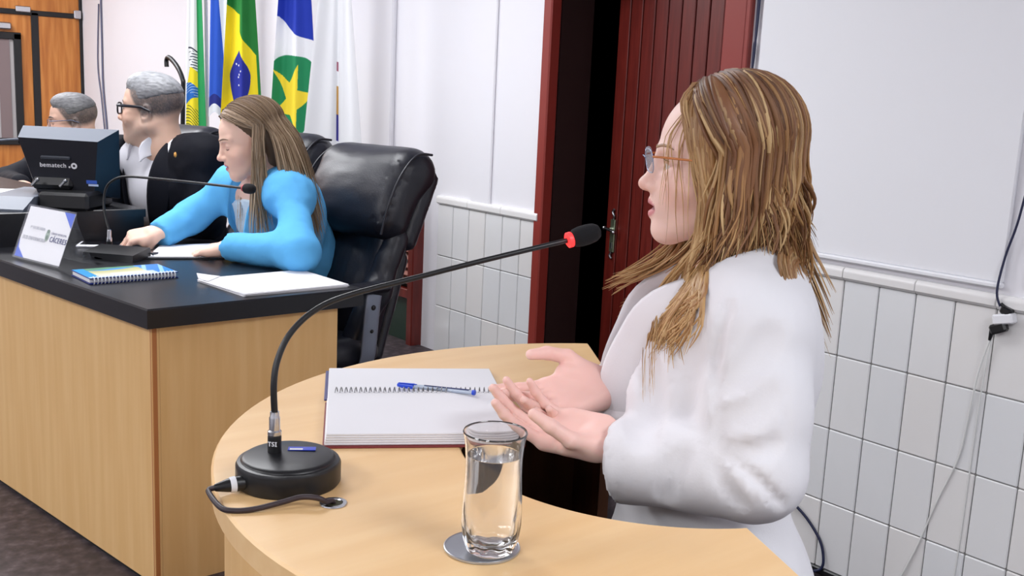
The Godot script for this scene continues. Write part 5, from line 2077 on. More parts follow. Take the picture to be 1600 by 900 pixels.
# ---------------------------------------------------------------- the woman at the lectern
func speaker() -> void:
	var org := Vector3(-0.905, 0, 1.885)
	var t := person("person", "woman in a white blazer with long wavy blonde brown hair speaking at the lectern", org)
	var W := Transform3D(Basis.IDENTITY, -org)
	var F := Vector3(-0.68, 0, 0.733).normalized()
	var U := Vector3.UP
	var B := aim(F)
	var camr := Vector3(0.633, 0.046, -0.773)
	var camb := Vector3(0.756, 0.183, 0.629)
	var hf := Vector3(-0.722, -0.02, 0.692).normalized()
	var H := Transform3D(aim(hf), Vector3(-0.9660, 1.5191, 1.8815))
	var J := {
		"neck": Vector3(-0.9319, 1.3591, 1.8711), "pelvis": Vector3(-0.93, 0.84, 1.89), "basis": B, "head": H, "bust": 0.68, "trap": 0.45, "neck_r": 0.046, "width": 0.93,
		"sh": [Vector3(-0.8144, 1.3107, 1.9666), Vector3(-1.0472, 1.2746, 1.7956)],
		"el": [Vector3(-0.7653, 1.1435, 2.0118), Vector3(-1.0368, 1.0424, 1.8188)],
		"wr": [Vector3(-0.9407, 1.1460, 2.0946), Vector3(-1.0460, 1.1882, 2.0101)],
		"hip": [Vector3(-0.915, 0.84, 1.875) + B.x * 0.09, Vector3(-0.915, 0.84, 1.875) - B.x * 0.09],
		"kn": [Vector3(-0.915, 0.46, 1.89) + B.x * 0.085, Vector3(-0.915, 0.46, 1.89) - B.x * 0.085],
		"an": [Vector3(-0.925, 0.09, 1.87) + B.x * 0.085, Vector3(-0.925, 0.09, 1.87) - B.x * 0.085],
		"toe": [F, F], "shoulder_r": 0.045,
	}
	var skin := Color(0.86, 0.6, 0.52)
	var mb := MB.new()
	skin_mesh(mb, J, skin, org)
	# head
	var o := {"open": 0.0045, "lip": Color(0.66, 0.27, 0.28), "brow": Color(0.42, 0.27, 0.17), "lid": 0.25, "jaw": 0.042}
	var f := SDF.new()
	head_field(f, o)
	f.cap(Vector3(0, -0.05, -0.03), Vector3(0, -0.17, -0.045), 0.045, 0.046, 0.02)
	f.mesh_into(mb, 0.003, W * H, head_paint(o, skin))
	# hands
	var hskin := func(p: Vector3, n: Vector3) -> Color:
		var c := skin
		if n.y < -0.2:
			c = skin.lerp(Color(0.88, 0.55, 0.5), 0.6)
		return c
	var zl := (-camr * 0.9 - camb * 0.3 + U * 0.16).normalized()
	var yl := -(U * 0.86 + camb * 0.5)
	yl = (yl - zl * yl.dot(zl)).normalized()
	var HL := Transform3D(Basis(yl.cross(zl), yl, zl), J.wr[0])
	f = SDF.new()
	hand_field(f, -1.0, [[0.52, 0.3, 0.15], [0.54, 0.3, 0.15], [0.57, 0.32, 0.16], [0.62, 0.34, 0.18]], [0.02, 0.0, -0.01, -0.02],
		[Vector3(0.55, -0.6, 0.85), Vector3(0.05, -0.62, 0.9), Vector3(-0.1, -0.5, 0.95)])
	f.mesh_into(mb, 0.0028, W * HL, hskin)
	var zr := (-camr * 0.84 - U * 0.2 + camb * 0.5).normalized()
	var yr := -(camb * 0.72 + U * 0.66)
	yr = (yr - zr * yr.dot(zr)).normalized()
	var HR := Transform3D(Basis(yr.cross(zr), yr, zr), J.wr[1])
	f = SDF.new()
	hand_field(f, 1.0, [[0.1, 0.12, 0.1], [0.3, 0.25, 0.2], [0.4, 0.3, 0.2], [0.5, 0.3, 0.2]], [0.1, 0.0, -0.08, -0.18],
		[Vector3(0.75, -0.25, 0.6), Vector3(0.35, -0.2, 0.95), Vector3(0.1, -0.1, 1.0)])
	f.mesh_into(mb, 0.0028, W * HR, hskin)
	part(t, "body", mb, M["skin"])
	f = SDF.new()
	head_field(f, o)
	brow_lash(t, W * H, f, Color(0.36, 0.22, 0.13), 0.1, 0.8)
	eyes(t, W * H, Color(0.22, 0.14, 0.08), Vector2(0, 0.05))
	# ring on the near hand
	# trousers and shoes
	var white := cloth_mat("blazer_white", rgb(224, 224, 228), 0.85, 0.1)
	f = SDF.new()
	f.ell(J.pelvis + Vector3(0, 0.02, 0), Vector3(0.175, 0.14, 0.135), B, 0.05)
	for i in 2:
		limb(f, J.hip[i], J.kn[i], J.an[i] + Vector3(0, 0.0, 0), 0.1, 0.085, 0.085)
	f.cut(Vector3(0, 0.05, 0), Vector3.DOWN)
	var m := MB.new()
	f.mesh_into(m, 0.018, W)
	part(t, "trousers", m, white)
	for i in 2:
		f = SDF.new()
		f.cap(J.an[i] + Vector3(0, -0.04, 0), J.an[i] + F * 0.16 + Vector3(0, -0.06, 0), 0.042, 0.026, 0.02)
		f.cut(Vector3(0, 0.001, 0), Vector3.DOWN)
		m = MB.new()
		f.mesh_into(m, 0.014, W)
		part(t, "shoe", m, M["black_plastic"])
	# blouse in the opening of the blazer
	f = SDF.new()
	trunk(f, J, 0.006, 0.7)
	f.cut(J.neck + Vector3(0, -0.02, 0), Vector3.UP + F * 0.5)
	m = MB.new()
	f.mesh_into(m, 0.014, W)
	part(t, "blouse", m, cloth_mat("blouse", rgb(224, 222, 220), 0.8))
	# blazer
	f = SDF.new()
	trunk(f, J, 0.022, 0.74)
	var at := func(l: float, u: float, z: float) -> Vector3:
		return J.pelvis.lerp(J.neck, u) + B.x * l + B.z * z
	f.ell(at.call(0, -0.05, -0.005), Vector3(0.2, 0.2, 0.15), B, 0.06)
	f.ell(at.call(0, 0.5, 0.04), Vector3(0.14, 0.2, 0.085), B, 0.06)
	var ft := f.typ.size()
	# skirt of the blazer
	f.cap(at.call(0.03, 0.05, 0.0), at.call(0.04, -0.3, 0.0), 0.15, 0.175, 0.05)
	f.cap(at.call(-0.03, 0.05, 0.0), at.call(-0.04, -0.3, 0.0), 0.15, 0.175, 0.05)
	# sleeves
	var E: Vector3 = J.el[0]
	var S: Vector3 = J.sh[0]
	var Wn: Vector3 = J.wr[0]
	f.cap(S + Vector3(0, -0.015, 0), S.lerp(E, 0.55), 0.057, 0.066, 0.014)
	f.cap(S.lerp(E, 0.45), E + Vector3(0, 0.005, 0), 0.066, 0.062, 0.03)
	f.cap(E + Vector3(0, -0.002, 0), E.lerp(Wn, 1.15) + Vector3(0, -0.024, 0), 0.062, 0.057, 0.02)
	limb(f, J.sh[1], J.el[1], J.wr[1].lerp(J.el[1], -0.1), 0.062, 0.06, 0.052, 0.03)
	# creases at the elbow and under the arm
	var out := camb
	var eye := Vector3(0.0000, 1.6020, 3.0657)
	crease(f, eye, [
		[[Vector3(-0.6235, 1.4166, 2.2788), Vector3(-0.6224, 1.3739, 2.2899), Vector3(-0.6156, 1.3254, 2.2958), Vector3(-0.6039, 1.2761, 2.2961)], 0.009, 0.0075],
		[[Vector3(-0.6027, 1.2737, 2.2953), Vector3(-0.5901, 1.2649, 2.2828), Vector3(-0.5775, 1.2511, 2.2716), Vector3(-0.5637, 1.2350, 2.2597), Vector3(-0.5540, 1.2247, 2.2511)], 0.008, 0.008],
		[[Vector3(-0.5971, 1.2778, 2.2874), Vector3(-0.5786, 1.2755, 2.2658), Vector3(-0.5666, 1.2837, 2.2491)], 0.012, 0.005],
		[[Vector3(-0.6034, 1.2639, 2.2990), Vector3(-0.5955, 1.2412, 2.2961), Vector3(-0.5808, 1.2203, 2.2846)], 0.01, 0.005],
		[[Vector3(-0.6263, 1.2733, 2.3238), Vector3(-0.6311, 1.2509, 2.3360), Vector3(-0.6294, 1.2229, 2.3421)], 0.014, 0.005],
		[[Vector3(-0.6138, 1.3378, 2.2901), Vector3(-0.5995, 1.3596, 2.2665), Vector3(-0.5871, 1.3887, 2.2433)], 0.02, 0.004],
		[[Vector3(-0.6078, 1.3076, 2.2916), Vector3(-0.5917, 1.3149, 2.2702), Vector3(-0.5808, 1.3341, 2.2515)], 0.02, 0.003],
		[[Vector3(-0.5835, 1.4134, 2.2318), Vector3(-0.5725, 1.3408, 2.2396), Vector3(-0.5578, 1.2464, 2.2493)], 0.003, 0.002],
		[[Vector3(-0.6502, 1.3339, 2.3349), Vector3(-0.6382, 1.3379, 2.3194), Vector3(-0.6263, 1.3418, 2.3039)], 0.003, 0.0025],
		[[Vector3(-0.6505, 1.3449, 2.3321), Vector3(-0.6401, 1.3487, 2.3185), Vector3(-0.6291, 1.3532, 2.3039)], 0.003, 0.0016],
		[[Vector3(-0.6662, 1.3585, 2.3470), Vector3(-0.6561, 1.3225, 2.3453), Vector3(-0.6541, 1.2884, 2.3528)], 0.02, 0.003],
		[[Vector3(-0.6640, 1.2730, 2.3692), Vector3(-0.6596, 1.2427, 2.3727), Vector3(-0.6580, 1.2196, 2.3774)], 0.003, 0.002],
	])
	var fold := FastNoiseLite.new()
	fold.seed = 12
	fold.frequency = 11.0
	fold.fractal_octaves = 2
	f.noise = fold
	f.amp = 0.0028
	f.squash = Vector3(1, 0.6, 1)
	# cuff planes, open neck, lower hem
	var hem := at.call(0, -0.27, 0) as Vector3
	f.cut(hem, Vector3.DOWN)
	cuff_cut(f, E + Vector3(0, 0.012, 0), Wn - (Wn - E).normalized() * 0.008 + Vector3(0, -0.02, 0))
	cuff_cut(f, J.el[1], J.wr[1].lerp(J.el[1], 0.02))
	f.ell(J.neck + U * 0.04 + F * 0.05, Vector3(0.062, 0.1, 0.1), aim(F + U * 0.4), 0.02, 1)
	m = MB.new()
	f.mesh_into(m, 0.0085, W)
	part(t, "blazer", m, white)
	# lapels and collar
	f.amp = 0.0
	var coat_all := PackedInt32Array(range(ft))
	m = MB.new()
	for s in [1.0, -1.0]:
		var kn := [at.call(s * 0.02, 1.08, -0.07), at.call(s * 0.06, 1.07, -0.04), at.call(s * 0.074, 1.0, 0.02)]
		for q in [[0.066, 0.92], [0.056, 0.82], [0.044, 0.7], [0.03, 0.56], [0.014, 0.44]]:
			var p: Vector3 = at.call(s * q[0], q[1], 0.04)
			for k in 60:
				if f.eval(p, coat_all) > 0.007:
					break
				p += F * 0.003
			kn.append(p)
		var pts := curve(kn, 5)
		var ws := []
		var ns := []
		for i in pts.size():
			var q := float(i) / (pts.size() - 1)
			ws.append(lerpf(0.042, 0.066, sin(clampf(q * 1.3, 0, 1) * PI * 0.62)) * (1.0 - 0.75 * smoothstep(0.75, 1.0, q)))
			ns.append((B.x * s * lerpf(1.0, 0.55, q) + F * lerpf(-0.2, 0.85, q) + U * 0.35).normalized())
		strap(m, pts, ws, ns, 0.007)
	m.put(W)
	part(t, "lapel", m, white)
	glasses_rimless(t, W * H)
	f.amp = 0.0
	speaker_hair(t, H, W, f)

func glasses_rimless(t: Node3D, X: Transform3D) -> void:
	var gl := mat("lens", Color(0.9, 0.94, 1.0, 0.12), 0.03)
	gl.transparency = BaseMaterial3D.TRANSPARENCY_ALPHA
	var g := Node3D.new()
	g.name = "glasses"
	t.add_child(g, true)
	for s in [-1.0, 1.0]:
		var m := MB.new()
		var ring := []
		var outl := PackedVector2Array()
		for i in 20:
			var a := TAU * i / 20.0
			var q := Vector2(signf(cos(a)) * pow(absf(cos(a)), 0.7) * 0.024, signf(sin(a)) * pow(absf(sin(a)), 0.7) * 0.0165)
			outl.append(q)
			ring.append(X * Vector3(s * 0.034 + q.x, 0.002 + q.y, 0.11 - 0.2 * absf(s * 0.034 + q.x) + q.y * 0.14))
		ring.append(ring[0])
		m.tube(ring, 0.0009, 5, false)
		part(g, "rim", m, mat("rim_silver", rgb(166, 174, 196), 0.25, 0.4))
		m = MB.new()
		var pts := []
		for i in 20:
			pts.append(ring[i])
		m.face(pts, X.basis.z)
		part(g, "lens", m, gl)
		m = MB.new()
		m.tube([X * Vector3(s * 0.058, 0.009, 0.099), X * Vector3(s * 0.07, 0.009, 0.085), X * Vector3(s * 0.077, 0.003, 0.0), X * Vector3(s * 0.078, -0.008, -0.02)], 0.0017, 6)
		part(g, "temple", m, mat("temple_gold", rgb(190, 120, 70), 0.35, 0.3))
	var b := MB.new()
	b.tube(curve([X * Vector3(-0.011, 0.005, 0.1085), X * Vector3(0, 0.008, 0.112), X * Vector3(0.011, 0.005, 0.1085)], 4), 0.0012, 5)
	part(g, "bridge", b, mat("rim_grey", rgb(96, 106, 130), 0.25, 0.4))

func speaker_hair(t: Node3D, H: Transform3D, W: Transform3D, coat: SDF) -> void:
	var coat_all := PackedInt32Array(range(coat.typ.size()))
	var off := func(p: Vector3, side: float) -> Vector3:
		# lifts a point of a lock onto the blazer
		if p.y > -0.07:
			return p
		for tr in 22:
			var d := coat.eval(H * p, coat_all)
			if d > 0.004:
				break
			p.x += side * maxf(0.004 - d, 0.001) * 0.7
			p.z += 0.0008
			p.y += 0.0012
		return p
	var rng := RandomNumberGenerator.new()
	rng.seed = 77
	# base volume under the locks
	var f := SDF.new()
	f.ell(Vector3(0, 0.04, -0.024), Vector3(0.08, 0.085, 0.093), Basis.IDENTITY, 0.02)
	f.ell(Vector3(0.0, -0.03, -0.05), Vector3(0.072, 0.1, 0.05), Basis.IDENTITY, 0.03)
	f.cap(Vector3(0.01, -0.05, -0.055), Vector3(0.0, -0.17, -0.07), 0.047, 0.036, 0.03)
	f.ell(Vector3(0, -0.03, 0.085), Vector3(0.12, 0.1, 0.09), Basis.IDENTITY, 0.02, 1)
	var mb := MB.new()
	mb.col = Color(0.13, 0.055, 0.028)
	f.mesh_into(mb, 0.006, W * H)
	part(t, "hair_base", mb, M["hair"])
	var m := MB.new()
	var C0 := Vector3(0, 0.036, -0.018)
	var R0 := Vector3(0.082, 0.087, 0.0905)
	var dark := [Color(0.15, 0.06, 0.026), Color(0.21, 0.09, 0.038), Color(0.1, 0.042, 0.02)]
	var light := [Color(0.5, 0.3, 0.125), Color(0.66, 0.45, 0.22), Color(0.38, 0.2, 0.075)]
	for i in 1450:
		var s := 1.0 if rng.randf() < 0.68 else -1.0
		var u := rng.randf()
		var al := lerpf(deg_to_rad(76), deg_to_rad(182), pow(u, 0.9)) + rng.randf_range(-0.1, 0.1)
		var layer := rng.randf_range(0.98, 1.09)
		var th := lerpf(deg_to_rad(56), deg_to_rad(122), u) + rng.randf_range(-0.08, 0.08)
		var d0 := Vector3(s * rng.randf_range(0.0, 0.12), sin(th), cos(th)).normalized()
		var d1 := Vector3(s * sin(al), rng.randf_range(-0.3, 0.0), cos(al)).normalized()
		var ctl := []
		for k in 6:
			var q := k / 5.0
			var d := d0.slerp(d1, q)
			ctl.append(C0 + d * R0 * (layer + 0.035 * sin(q * PI)))
		var last: Vector3 = ctl[-1]
		last.x = s * maxf(absf(last.x), 0.01)
		var ln := rng.randf_range(0.1, 0.25)
		var front := 1.0 - clampf((al - 1.25) / 1.1, 0, 1)
		if front > 0.3:
			ln = rng.randf_range(0.14, 0.32)
		# neighbours share a wave, so that they gather into curls
		var grp := floorf(u * 9.0) + (20.0 if s < 0 else 0.0)
		var ph := grp * 2.1 + rng.randf_range(-0.5, 0.5)
		var wav := rng.randf_range(0.007, 0.014)
		var drift := Vector3(s * rng.randf_range(-0.006, 0.014), 0, rng.randf_range(-0.02, 0.016))
		if front > 0.3:
			drift = Vector3(s * rng.randf_range(-0.03, 0.014), 0, rng.randf_range(0.0, 0.085) * front)
		for k in range(1, 9):
			var q := k / 8.0
			var sw := sin(q * 6.5 + ph) * wav * smoothstep(0.1, 0.7, q)
			ctl.append(last + Vector3(s * 0.007 * q, -ln * q, 0) + drift * q * q + Vector3(s * cos(ph * 0.7) * sw * 0.6, 0, sw))
		var pts := curve(ctl, 2)
		var drape := false
		var keep := []
		for k in pts.size():
			var p: Vector3 = pts[k]
			if drape:
				p = off.call(p, s)
			elif p.y < -0.08 and coat.eval(H * p, coat_all) < -0.004:
				break
			keep.append(W * (H * p))
		pts = keep
		if pts.size() < 6:
			continue
		var li := rng.randf()
		var ca: Color = dark[rng.randi() % 3]
		var cb: Color = light[rng.randi() % 3] if li < 0.5 else dark[rng.randi() % 3].lerp(light[2], rng.randf() * 0.4)
		if li < 0.26:
			ca = ca.lerp(cb, 0.75)
		var r := rng.randf_range(0.0045, 0.0085) if i < 620 else rng.randf_range(0.0012, 0.0032)
		if i >= 620:
			layer += 0.03
		lock(m, pts, r, ca, cb, 0.38, H.basis.z if absf(al - PI / 2) > 0.7 else H.basis.x)
	# thin wisps over the near cheek
	var hfld := SDF.new()
	head_field(hfld, {"open": 0.0045, "jaw": 0.042})
	var all := PackedInt32Array(range(hfld.typ.size()))
	for i in 16:
		var u := rng.randf()
		var ctl := []
		var zf := lerpf(0.084, 0.045, u)
		var yend := rng.randf_range(-0.125, -0.05)
		var x0 := rng.randf_range(0.012, 0.04)
		for k in 9:
			var q := k / 8.0
			var p := Vector3(lerpf(x0, 0.058, smoothstep(0.0, 0.6, q)), lerpf(0.1, yend, q), lerpf(0.04, zf, smoothstep(0.0, 0.45, q)) - 0.03 * u * q * q + 0.004 * sin(q * 5.0 + i))
			for tr in 12:
				if hfld.eval(p, all) > 0.003:
					break
				p.x += 0.003
				p.y += 0.001
			ctl.append(W * (H * p))
		var cc: Color = light[rng.randi() % 3]
		lock(m, curve(ctl, 2), rng.randf_range(0.0005, 0.0011) if u < 0.6 else rng.randf_range(0.0007, 0.002), cc, cc, 0.6, H.basis.x)
	# locks sweeping from the parting over temple and cheek to the front of the shoulder
	for i in 280:
		var u := rng.randf()
		var g := floorf(u * 5.0)
		var ctl := []
		var x0 := rng.randf_range(0.005, 0.03)
		var z1 := lerpf(0.054, 0.022, u)
		var z2 := lerpf(0.024, 0.006, u) + rng.randf_range(-0.006, 0.006)
		var ye := lerpf(-0.33, -0.21, clampf(u * 0.7 + rng.randf_range(-0.05, 0.4), 0, 1))
		var ze := lerpf(0.112, 0.05, u) + rng.randf_range(-0.014, 0.014)
		var knots := [Vector3(x0, 0.112, lerpf(0.045, -0.01, u)), Vector3(0.045, 0.085, lerpf(0.062, 0.01, u)), Vector3(0.066, 0.04, z1), Vector3(0.074, -0.015, lerpf(z1, z2, 0.5)), Vector3(0.076, -0.075, z2), Vector3(0.074, -0.13, lerpf(0.046, 0.002, u)), Vector3(0.07, -0.175, lerpf(0.07, 0.016, u)), Vector3(0.06, lerpf(-0.175, ye, 0.55), lerpf(lerpf(0.07, 0.016, u), ze, 0.6)), Vector3(0.05, ye, ze)]
		for k in knots.size():
			var p: Vector3 = knots[k]
			p += Vector3(rng.randf_range(-1, 1), 0, rng.randf_range(-1, 1)) * 0.004
			if k > 3:
				p.z += 0.011 * sin(k * 1.35 + g * 1.9)
			for tr in 14:
				if hfld.eval(p, all) > 0.004 or p.y < -0.11:
					break
				p.x += 0.003
			ctl.append(W * (H * (off.call(p, 1.0) as Vector3)))
		var ca: Color = dark[1].lerp(light[rng.randi() % 3], rng.randf() * 0.8)
		var cb: Color = light[rng.randi() % 3]
		lock(m, curve(ctl, 3), rng.randf_range(0.001, 0.0022) if u < 0.35 else rng.randf_range(0.0018, 0.0048), ca, cb, 0.4, H.basis.x)
	# locks that run down over the back of the near shoulder
	for i in 90:
		var u := rng.randf()
		var al := lerpf(deg_to_rad(132), deg_to_rad(166), u)
		var st := C0 + Vector3(sin(al), -0.15, cos(al)) * R0 * 1.06
		var ye := rng.randf_range(-0.28, -0.17)
		var ctl := []
		for k in 8:
			var q := k / 7.0
			var p := st + Vector3(0.0, (ye - st.y) * q, lerpf(-0.012, -0.05, u) * q * q + 0.009 * sin(q * 6.0 + floorf(u * 4.0) * 1.7) * q)
			ctl.append(W * (H * (off.call(p, 0.35) as Vector3)))
		lock(m, curve(ctl, 3), rng.randf_range(0.0014, 0.0042), dark[rng.randi() % 3], light[rng.randi() % 3].lerp(dark[0], rng.randf() * 0.6), 0.4)
	# far side locks that fall forward past the chin
	for i in 110:
		var g := rng.randi() % 7
		var ctl := []
		var st := Vector3(-0.055 + rng.randf_range(-0.012, 0.012), rng.randf_range(-0.03, 0.0), rng.randf_range(-0.01, 0.03))
		var en := Vector3(-0.075 + g * 0.01, -0.16 - 0.017 * ((g * 5) % 7), 0.075 + 0.013 * ((g * 3) % 7)) + Vector3(rng.randf_range(-1, 1), rng.randf_range(-1, 1), rng.randf_range(-1, 1)) * 0.012
		for k in 9:
			var q := k / 8.0
			var p := st.lerp(en, q)
			p.z = lerpf(st.z, en.z, pow(q, 1.35)) + 0.013 * sin(q * 6.5 + g * 1.3) * q
			p.y = lerpf(st.y, en.y, q) - 0.02 * sin(q * PI) + 0.014 * pow(q, 5.0)
			ctl.append(W * (H * p))
		lock(m, curve(ctl, 2), rng.randf_range(0.0015, 0.0045), dark[1], light[rng.randi() % 3], 0.45)
	var hn := part(t, "hair", m, M["hair"])
	hn.set_meta("kind", "stuff")

# ---------------------------------------------------------------- the woman in blue
func blue_woman() -> void:
	var org := Vector3(-3.35, DAIS_Y, 1.3)
	var t := person("person_001", "woman in a light blue blazer with long straight hair looking down at her papers", org)
	var W := Transform3D(Basis.IDENTITY, -org)
	var U := Vector3.UP
	var F := Vector3(0.0, 0, 1.0)
	var camr := Vector3(0.633, 0.046, -0.773)
	var camb := Vector3(0.756, 0.183, 0.629)
	var hf := Vector3(-0.3, -0.3, 0.9).normalized()
	var H := Transform3D(aim(hf, U + camr * 0.0), Vector3(-3.1931, 1.4203, 1.5490))
	H.basis = H.basis.scaled(Vector3.ONE * 1.03)
	var neck := Vector3(-3.1895, 1.2754, 1.4914)
	var pel := Vector3(-3.42, 0.83, 1.17)
	var B := aim(F, (neck - pel).normalized())
	var J := {
		"neck": neck, "pelvis": pel, "basis": B, "head": H, "bust": 1.0, "neck_r": 0.048, "width": 1.0,
		"sh": [Vector3(-3.0295, 1.2449, 1.4829), Vector3(-3.3906, 1.2437, 1.5195)],
		"el": [Vector3(-2.8221, 1.0928, 1.5641), Vector3(-3.4821, 1.1346, 1.6294)],
		"wr": [Vector3(-3.0858, 1.0854, 1.6764), Vector3(-3.4289, 1.0792, 1.7723)],
		"hip": [pel + B.x * 0.09, pel - B.x * 0.09],
		"kn": [pel + B.x * 0.1 + F * 0.4 - U * 0.06, pel - B.x * 0.1 + F * 0.4 - U * 0.06],
		"an": [pel + B.x * 0.1 + F * 0.36 - U * 0.46, pel - B.x * 0.1 + F * 0.36 - U * 0.46],
		"toe": [F, F], "shoulder_r": 0.045,
	}
	for i in 2:
		J.an[i].y = DAIS_Y + 0.09
		J.wr[i].y = maxf(J.wr[i].y, DESK_Y + 0.035)
		J.el[i].y = maxf(J.el[i].y, DESK_Y + 0.06)
	var skin := Color(0.87, 0.58, 0.46)
	var mb := MB.new()
	skin_mesh(mb, J, skin, org)
	var o := {"open": 0.0, "lip": Color(0.6, 0.24, 0.28), "brow": Color(0.28, 0.17, 0.1), "lid": 1.0, "jaw": 0.043, "fat": 0.002}
	var f := SDF.new()
	head_field(f, o)
	f.cap(Vector3(0, -0.05, -0.03), Vector3(0, -0.15, -0.075), 0.046, 0.05, 0.02)
	f.mesh_into(mb, 0.0032, W * H, head_paint(o, skin))
	brow_lash(t, W * H, f, Color(0.2, 0.12, 0.075), 1.0)
	# left hand flat on the form, right hand bent over the clip
	var hs := func(p: Vector3, n: Vector3) -> Color:
		return skin.lerp(Color(0.8, 0.44, 0.45), 0.5 * smoothstep(0.13, 0.17, p.z))
	var zl: Vector3 = (Vector3(-3.2215, 1.0550, 1.7381) - J.wr[0]).normalized()
	var yl: Vector3 = (U * 0.95 + camb * 0.25 - zl * (U * 0.95 + camb * 0.25).dot(zl)).normalized()
	f = SDF.new()
	hand_field(f, -1.0, [[0.12, 0.15, 0.1], [0.12, 0.15, 0.1], [0.15, 0.15, 0.1], [0.15, 0.2, 0.1]], [0.03, 0.0, -0.03, -0.06], [Vector3(0.7, -0.2, 0.8), Vector3(0.25, -0.15, 0.95), Vector3(0.1, -0.1, 1.0)])
	f.mesh_into(mb, 0.0042, W * Transform3D(Basis(yl.cross(zl), yl, zl), J.wr[0]), hs)
	var zr: Vector3 = (Vector3(-3.4425, 1.0750, 1.8535) - J.wr[1]).normalized()
	zr = (zr + Vector3(0, -0.12, 0)).normalized()
	var yr: Vector3 = (U * 0.9 + camb * 0.5 - zr * (U * 0.9 + camb * 0.5).dot(zr)).normalized()
	f = SDF.new()
	hand_field(f, 1.0, [[0.75, 0.7, 0.4], [0.8, 0.7, 0.4], [0.85, 0.7, 0.4], [0.9, 0.75, 0.4]], [0.06, 0.0, -0.04, -0.1], [Vector3(0.4, -0.75, 0.7), Vector3(0.1, -0.75, 0.75), Vector3(-0.1, -0.7, 0.8)])
	f.mesh_into(mb, 0.0042, W * Transform3D(Basis(yr.cross(zr), yr, zr), J.wr[1] + Vector3(0, 0.012, 0)), hs)
	part(t, "body", mb, M["skin"])
	seated_legs(t, J, W, mat("trousers_dark", rgb(40, 42, 52), 0.85), F)
	# blouse
	f = SDF.new()
	trunk(f, J, 0.01, 1.0)
	f.cut(J.neck - U * 0.03, U + F * 0.6)
	var m := MB.new()
	f.mesh_into(m, 0.014, W)
	part(t, "blouse", m, cloth_mat("blouse_pale", rgb(206, 226, 240), 0.75))
	# blazer, open at the front
	f = SDF.new()
	trunk(f, J, 0.024, 1.0)
	limb(f, J.sh[0], J.el[0], J.wr[0].lerp(J.el[0], -0.15), 0.05, 0.055, 0.046, 0.05)
	limb(f, J.sh[1], J.el[1], J.wr[1].lerp(J.el[1], -0.15), 0.058, 0.056, 0.048, 0.03)
	var at := func(l: float, u: float, z: float) -> Vector3:
		return J.pelvis.lerp(J.neck, u) + B.x * l + B.z * z
	crease(f, Vector3(0.0000, 1.6020, 3.0657), [
		[[Vector3(-0.9130, 1.4997, 2.6024), Vector3(-0.9059, 1.4818, 2.5991), Vector3(-0.9049, 1.4623, 2.6036)], 0.012, 0.008],
		[[Vector3(-0.9019, 1.4723, 2.5971), Vector3(-0.8923, 1.4669, 2.5871), Vector3(-0.8859, 1.4710, 2.5782)], 0.016, 0.006],
		[[Vector3(-0.9008, 1.4565, 2.6003), Vector3(-0.8915, 1.4486, 2.5914), Vector3(-0.8826, 1.4382, 2.5838)], 0.014, 0.006],
		[[Vector3(-0.9554, 1.4856, 2.6575), Vector3(-0.9549, 1.4734, 2.6604), Vector3(-0.9589, 1.4645, 2.6678)], 0.014, 0.006],
		[[Vector3(-0.9480, 1.4971, 2.6452), Vector3(-0.9464, 1.4789, 2.6486), Vector3(-0.9452, 1.4631, 2.6518)], 0.01, 0.006],
		[[Vector3(-0.9706, 1.4686, 2.6807), Vector3(-0.9666, 1.4591, 2.6786)], 0.012, 0.005]])
	f.cap(at.call(0.0, 1.0, 0.12), at.call(0.0, 0.2, 0.2), 0.075, 0.06, 0.015, 1)
	f.ell(J.neck + U * 0.05 + F * 0.04, Vector3(0.062, 0.09, 0.09), B, 0.02, 1)
	var fold := FastNoiseLite.new()
	fold.seed = 15
	fold.frequency = 12.0
	fold.fractal_octaves = 2
	f.noise = fold
	f.amp = 0.004
	var el: Vector3 = J.el[0]
	cuff_cut(f, el, J.wr[0].lerp(el, 0.02))
	cuff_cut(f, J.el[1], J.wr[1].lerp(J.el[1], 0.04))
	m = MB.new()
	f.mesh_into(m, 0.0115, W)
	var blue := cloth_mat("blazer_blue", rgb(98, 180, 236), 0.8, 0.1)
	part(t, "blazer", m, blue)
	m = MB.new()
	for s in [1.0, -1.0]:
		var pts := curve([at.call(s * 0.02, 1.05, -0.07), at.call(s * 0.065, 1.03, -0.03), at.call(s * 0.085, 0.95, 0.06), at.call(s * 0.09, 0.8, 0.12), at.call(s * 0.08, 0.62, 0.165), at.call(s * 0.065, 0.42, 0.15)], 5)
		var ws := []
		var ns := []
		for i in pts.size():
			var q := float(i) / (pts.size() - 1)
			ws.append(lerpf(0.05, 0.075, sin(q * PI)) * (1.0 - 0.7 * smoothstep(0.8, 1.0, q)))
			ns.append((B.x * s * lerpf(1.0, 0.5, q) + F * lerpf(-0.2, 0.9, q) + U * 0.4).normalized())
		strap(m, pts, ws, ns, 0.005)
	m.put(W)
	part(t, "lapel", m, blue)
	# earring
	m = MB.new()
	m.ball(W * (H * Vector3(0.079, -0.045, -0.006)), Vector3.ONE * 0.006, 10, 8)
	part(t, "earring", m, mat("gold", rgb(214, 160, 90), 0.3, 0.9))
	straight_hair(t, H, W)

func seated_legs(t: Node3D, J: Dictionary, W: Transform3D, m: Material, F: Vector3) -> void:
	var f := SDF.new()
	f.ell(J.pelvis, Vector3(0.18, 0.13, 0.15), J.basis, 0.05)
	for i in 2:
		limb(f, J.hip[i], J.kn[i], J.an[i], 0.098, 0.078, 0.062)
	var b := MB.new()
	f.mesh_into(b, 0.02, W)
	part(t, "trousers", b, m)
	for i in 2:
		f = SDF.new()
		f.cap(J.an[i] + Vector3(0, -0.04, 0), J.an[i] + F * 0.16 + Vector3(0, -0.06, 0), 0.043, 0.028, 0.02)
		f.cut(Vector3(0, DAIS_Y + 0.001, 0), Vector3.DOWN)
		b = MB.new()
		f.mesh_into(b, 0.016, W)
		part(t, "shoe", b, M["black_plastic"])

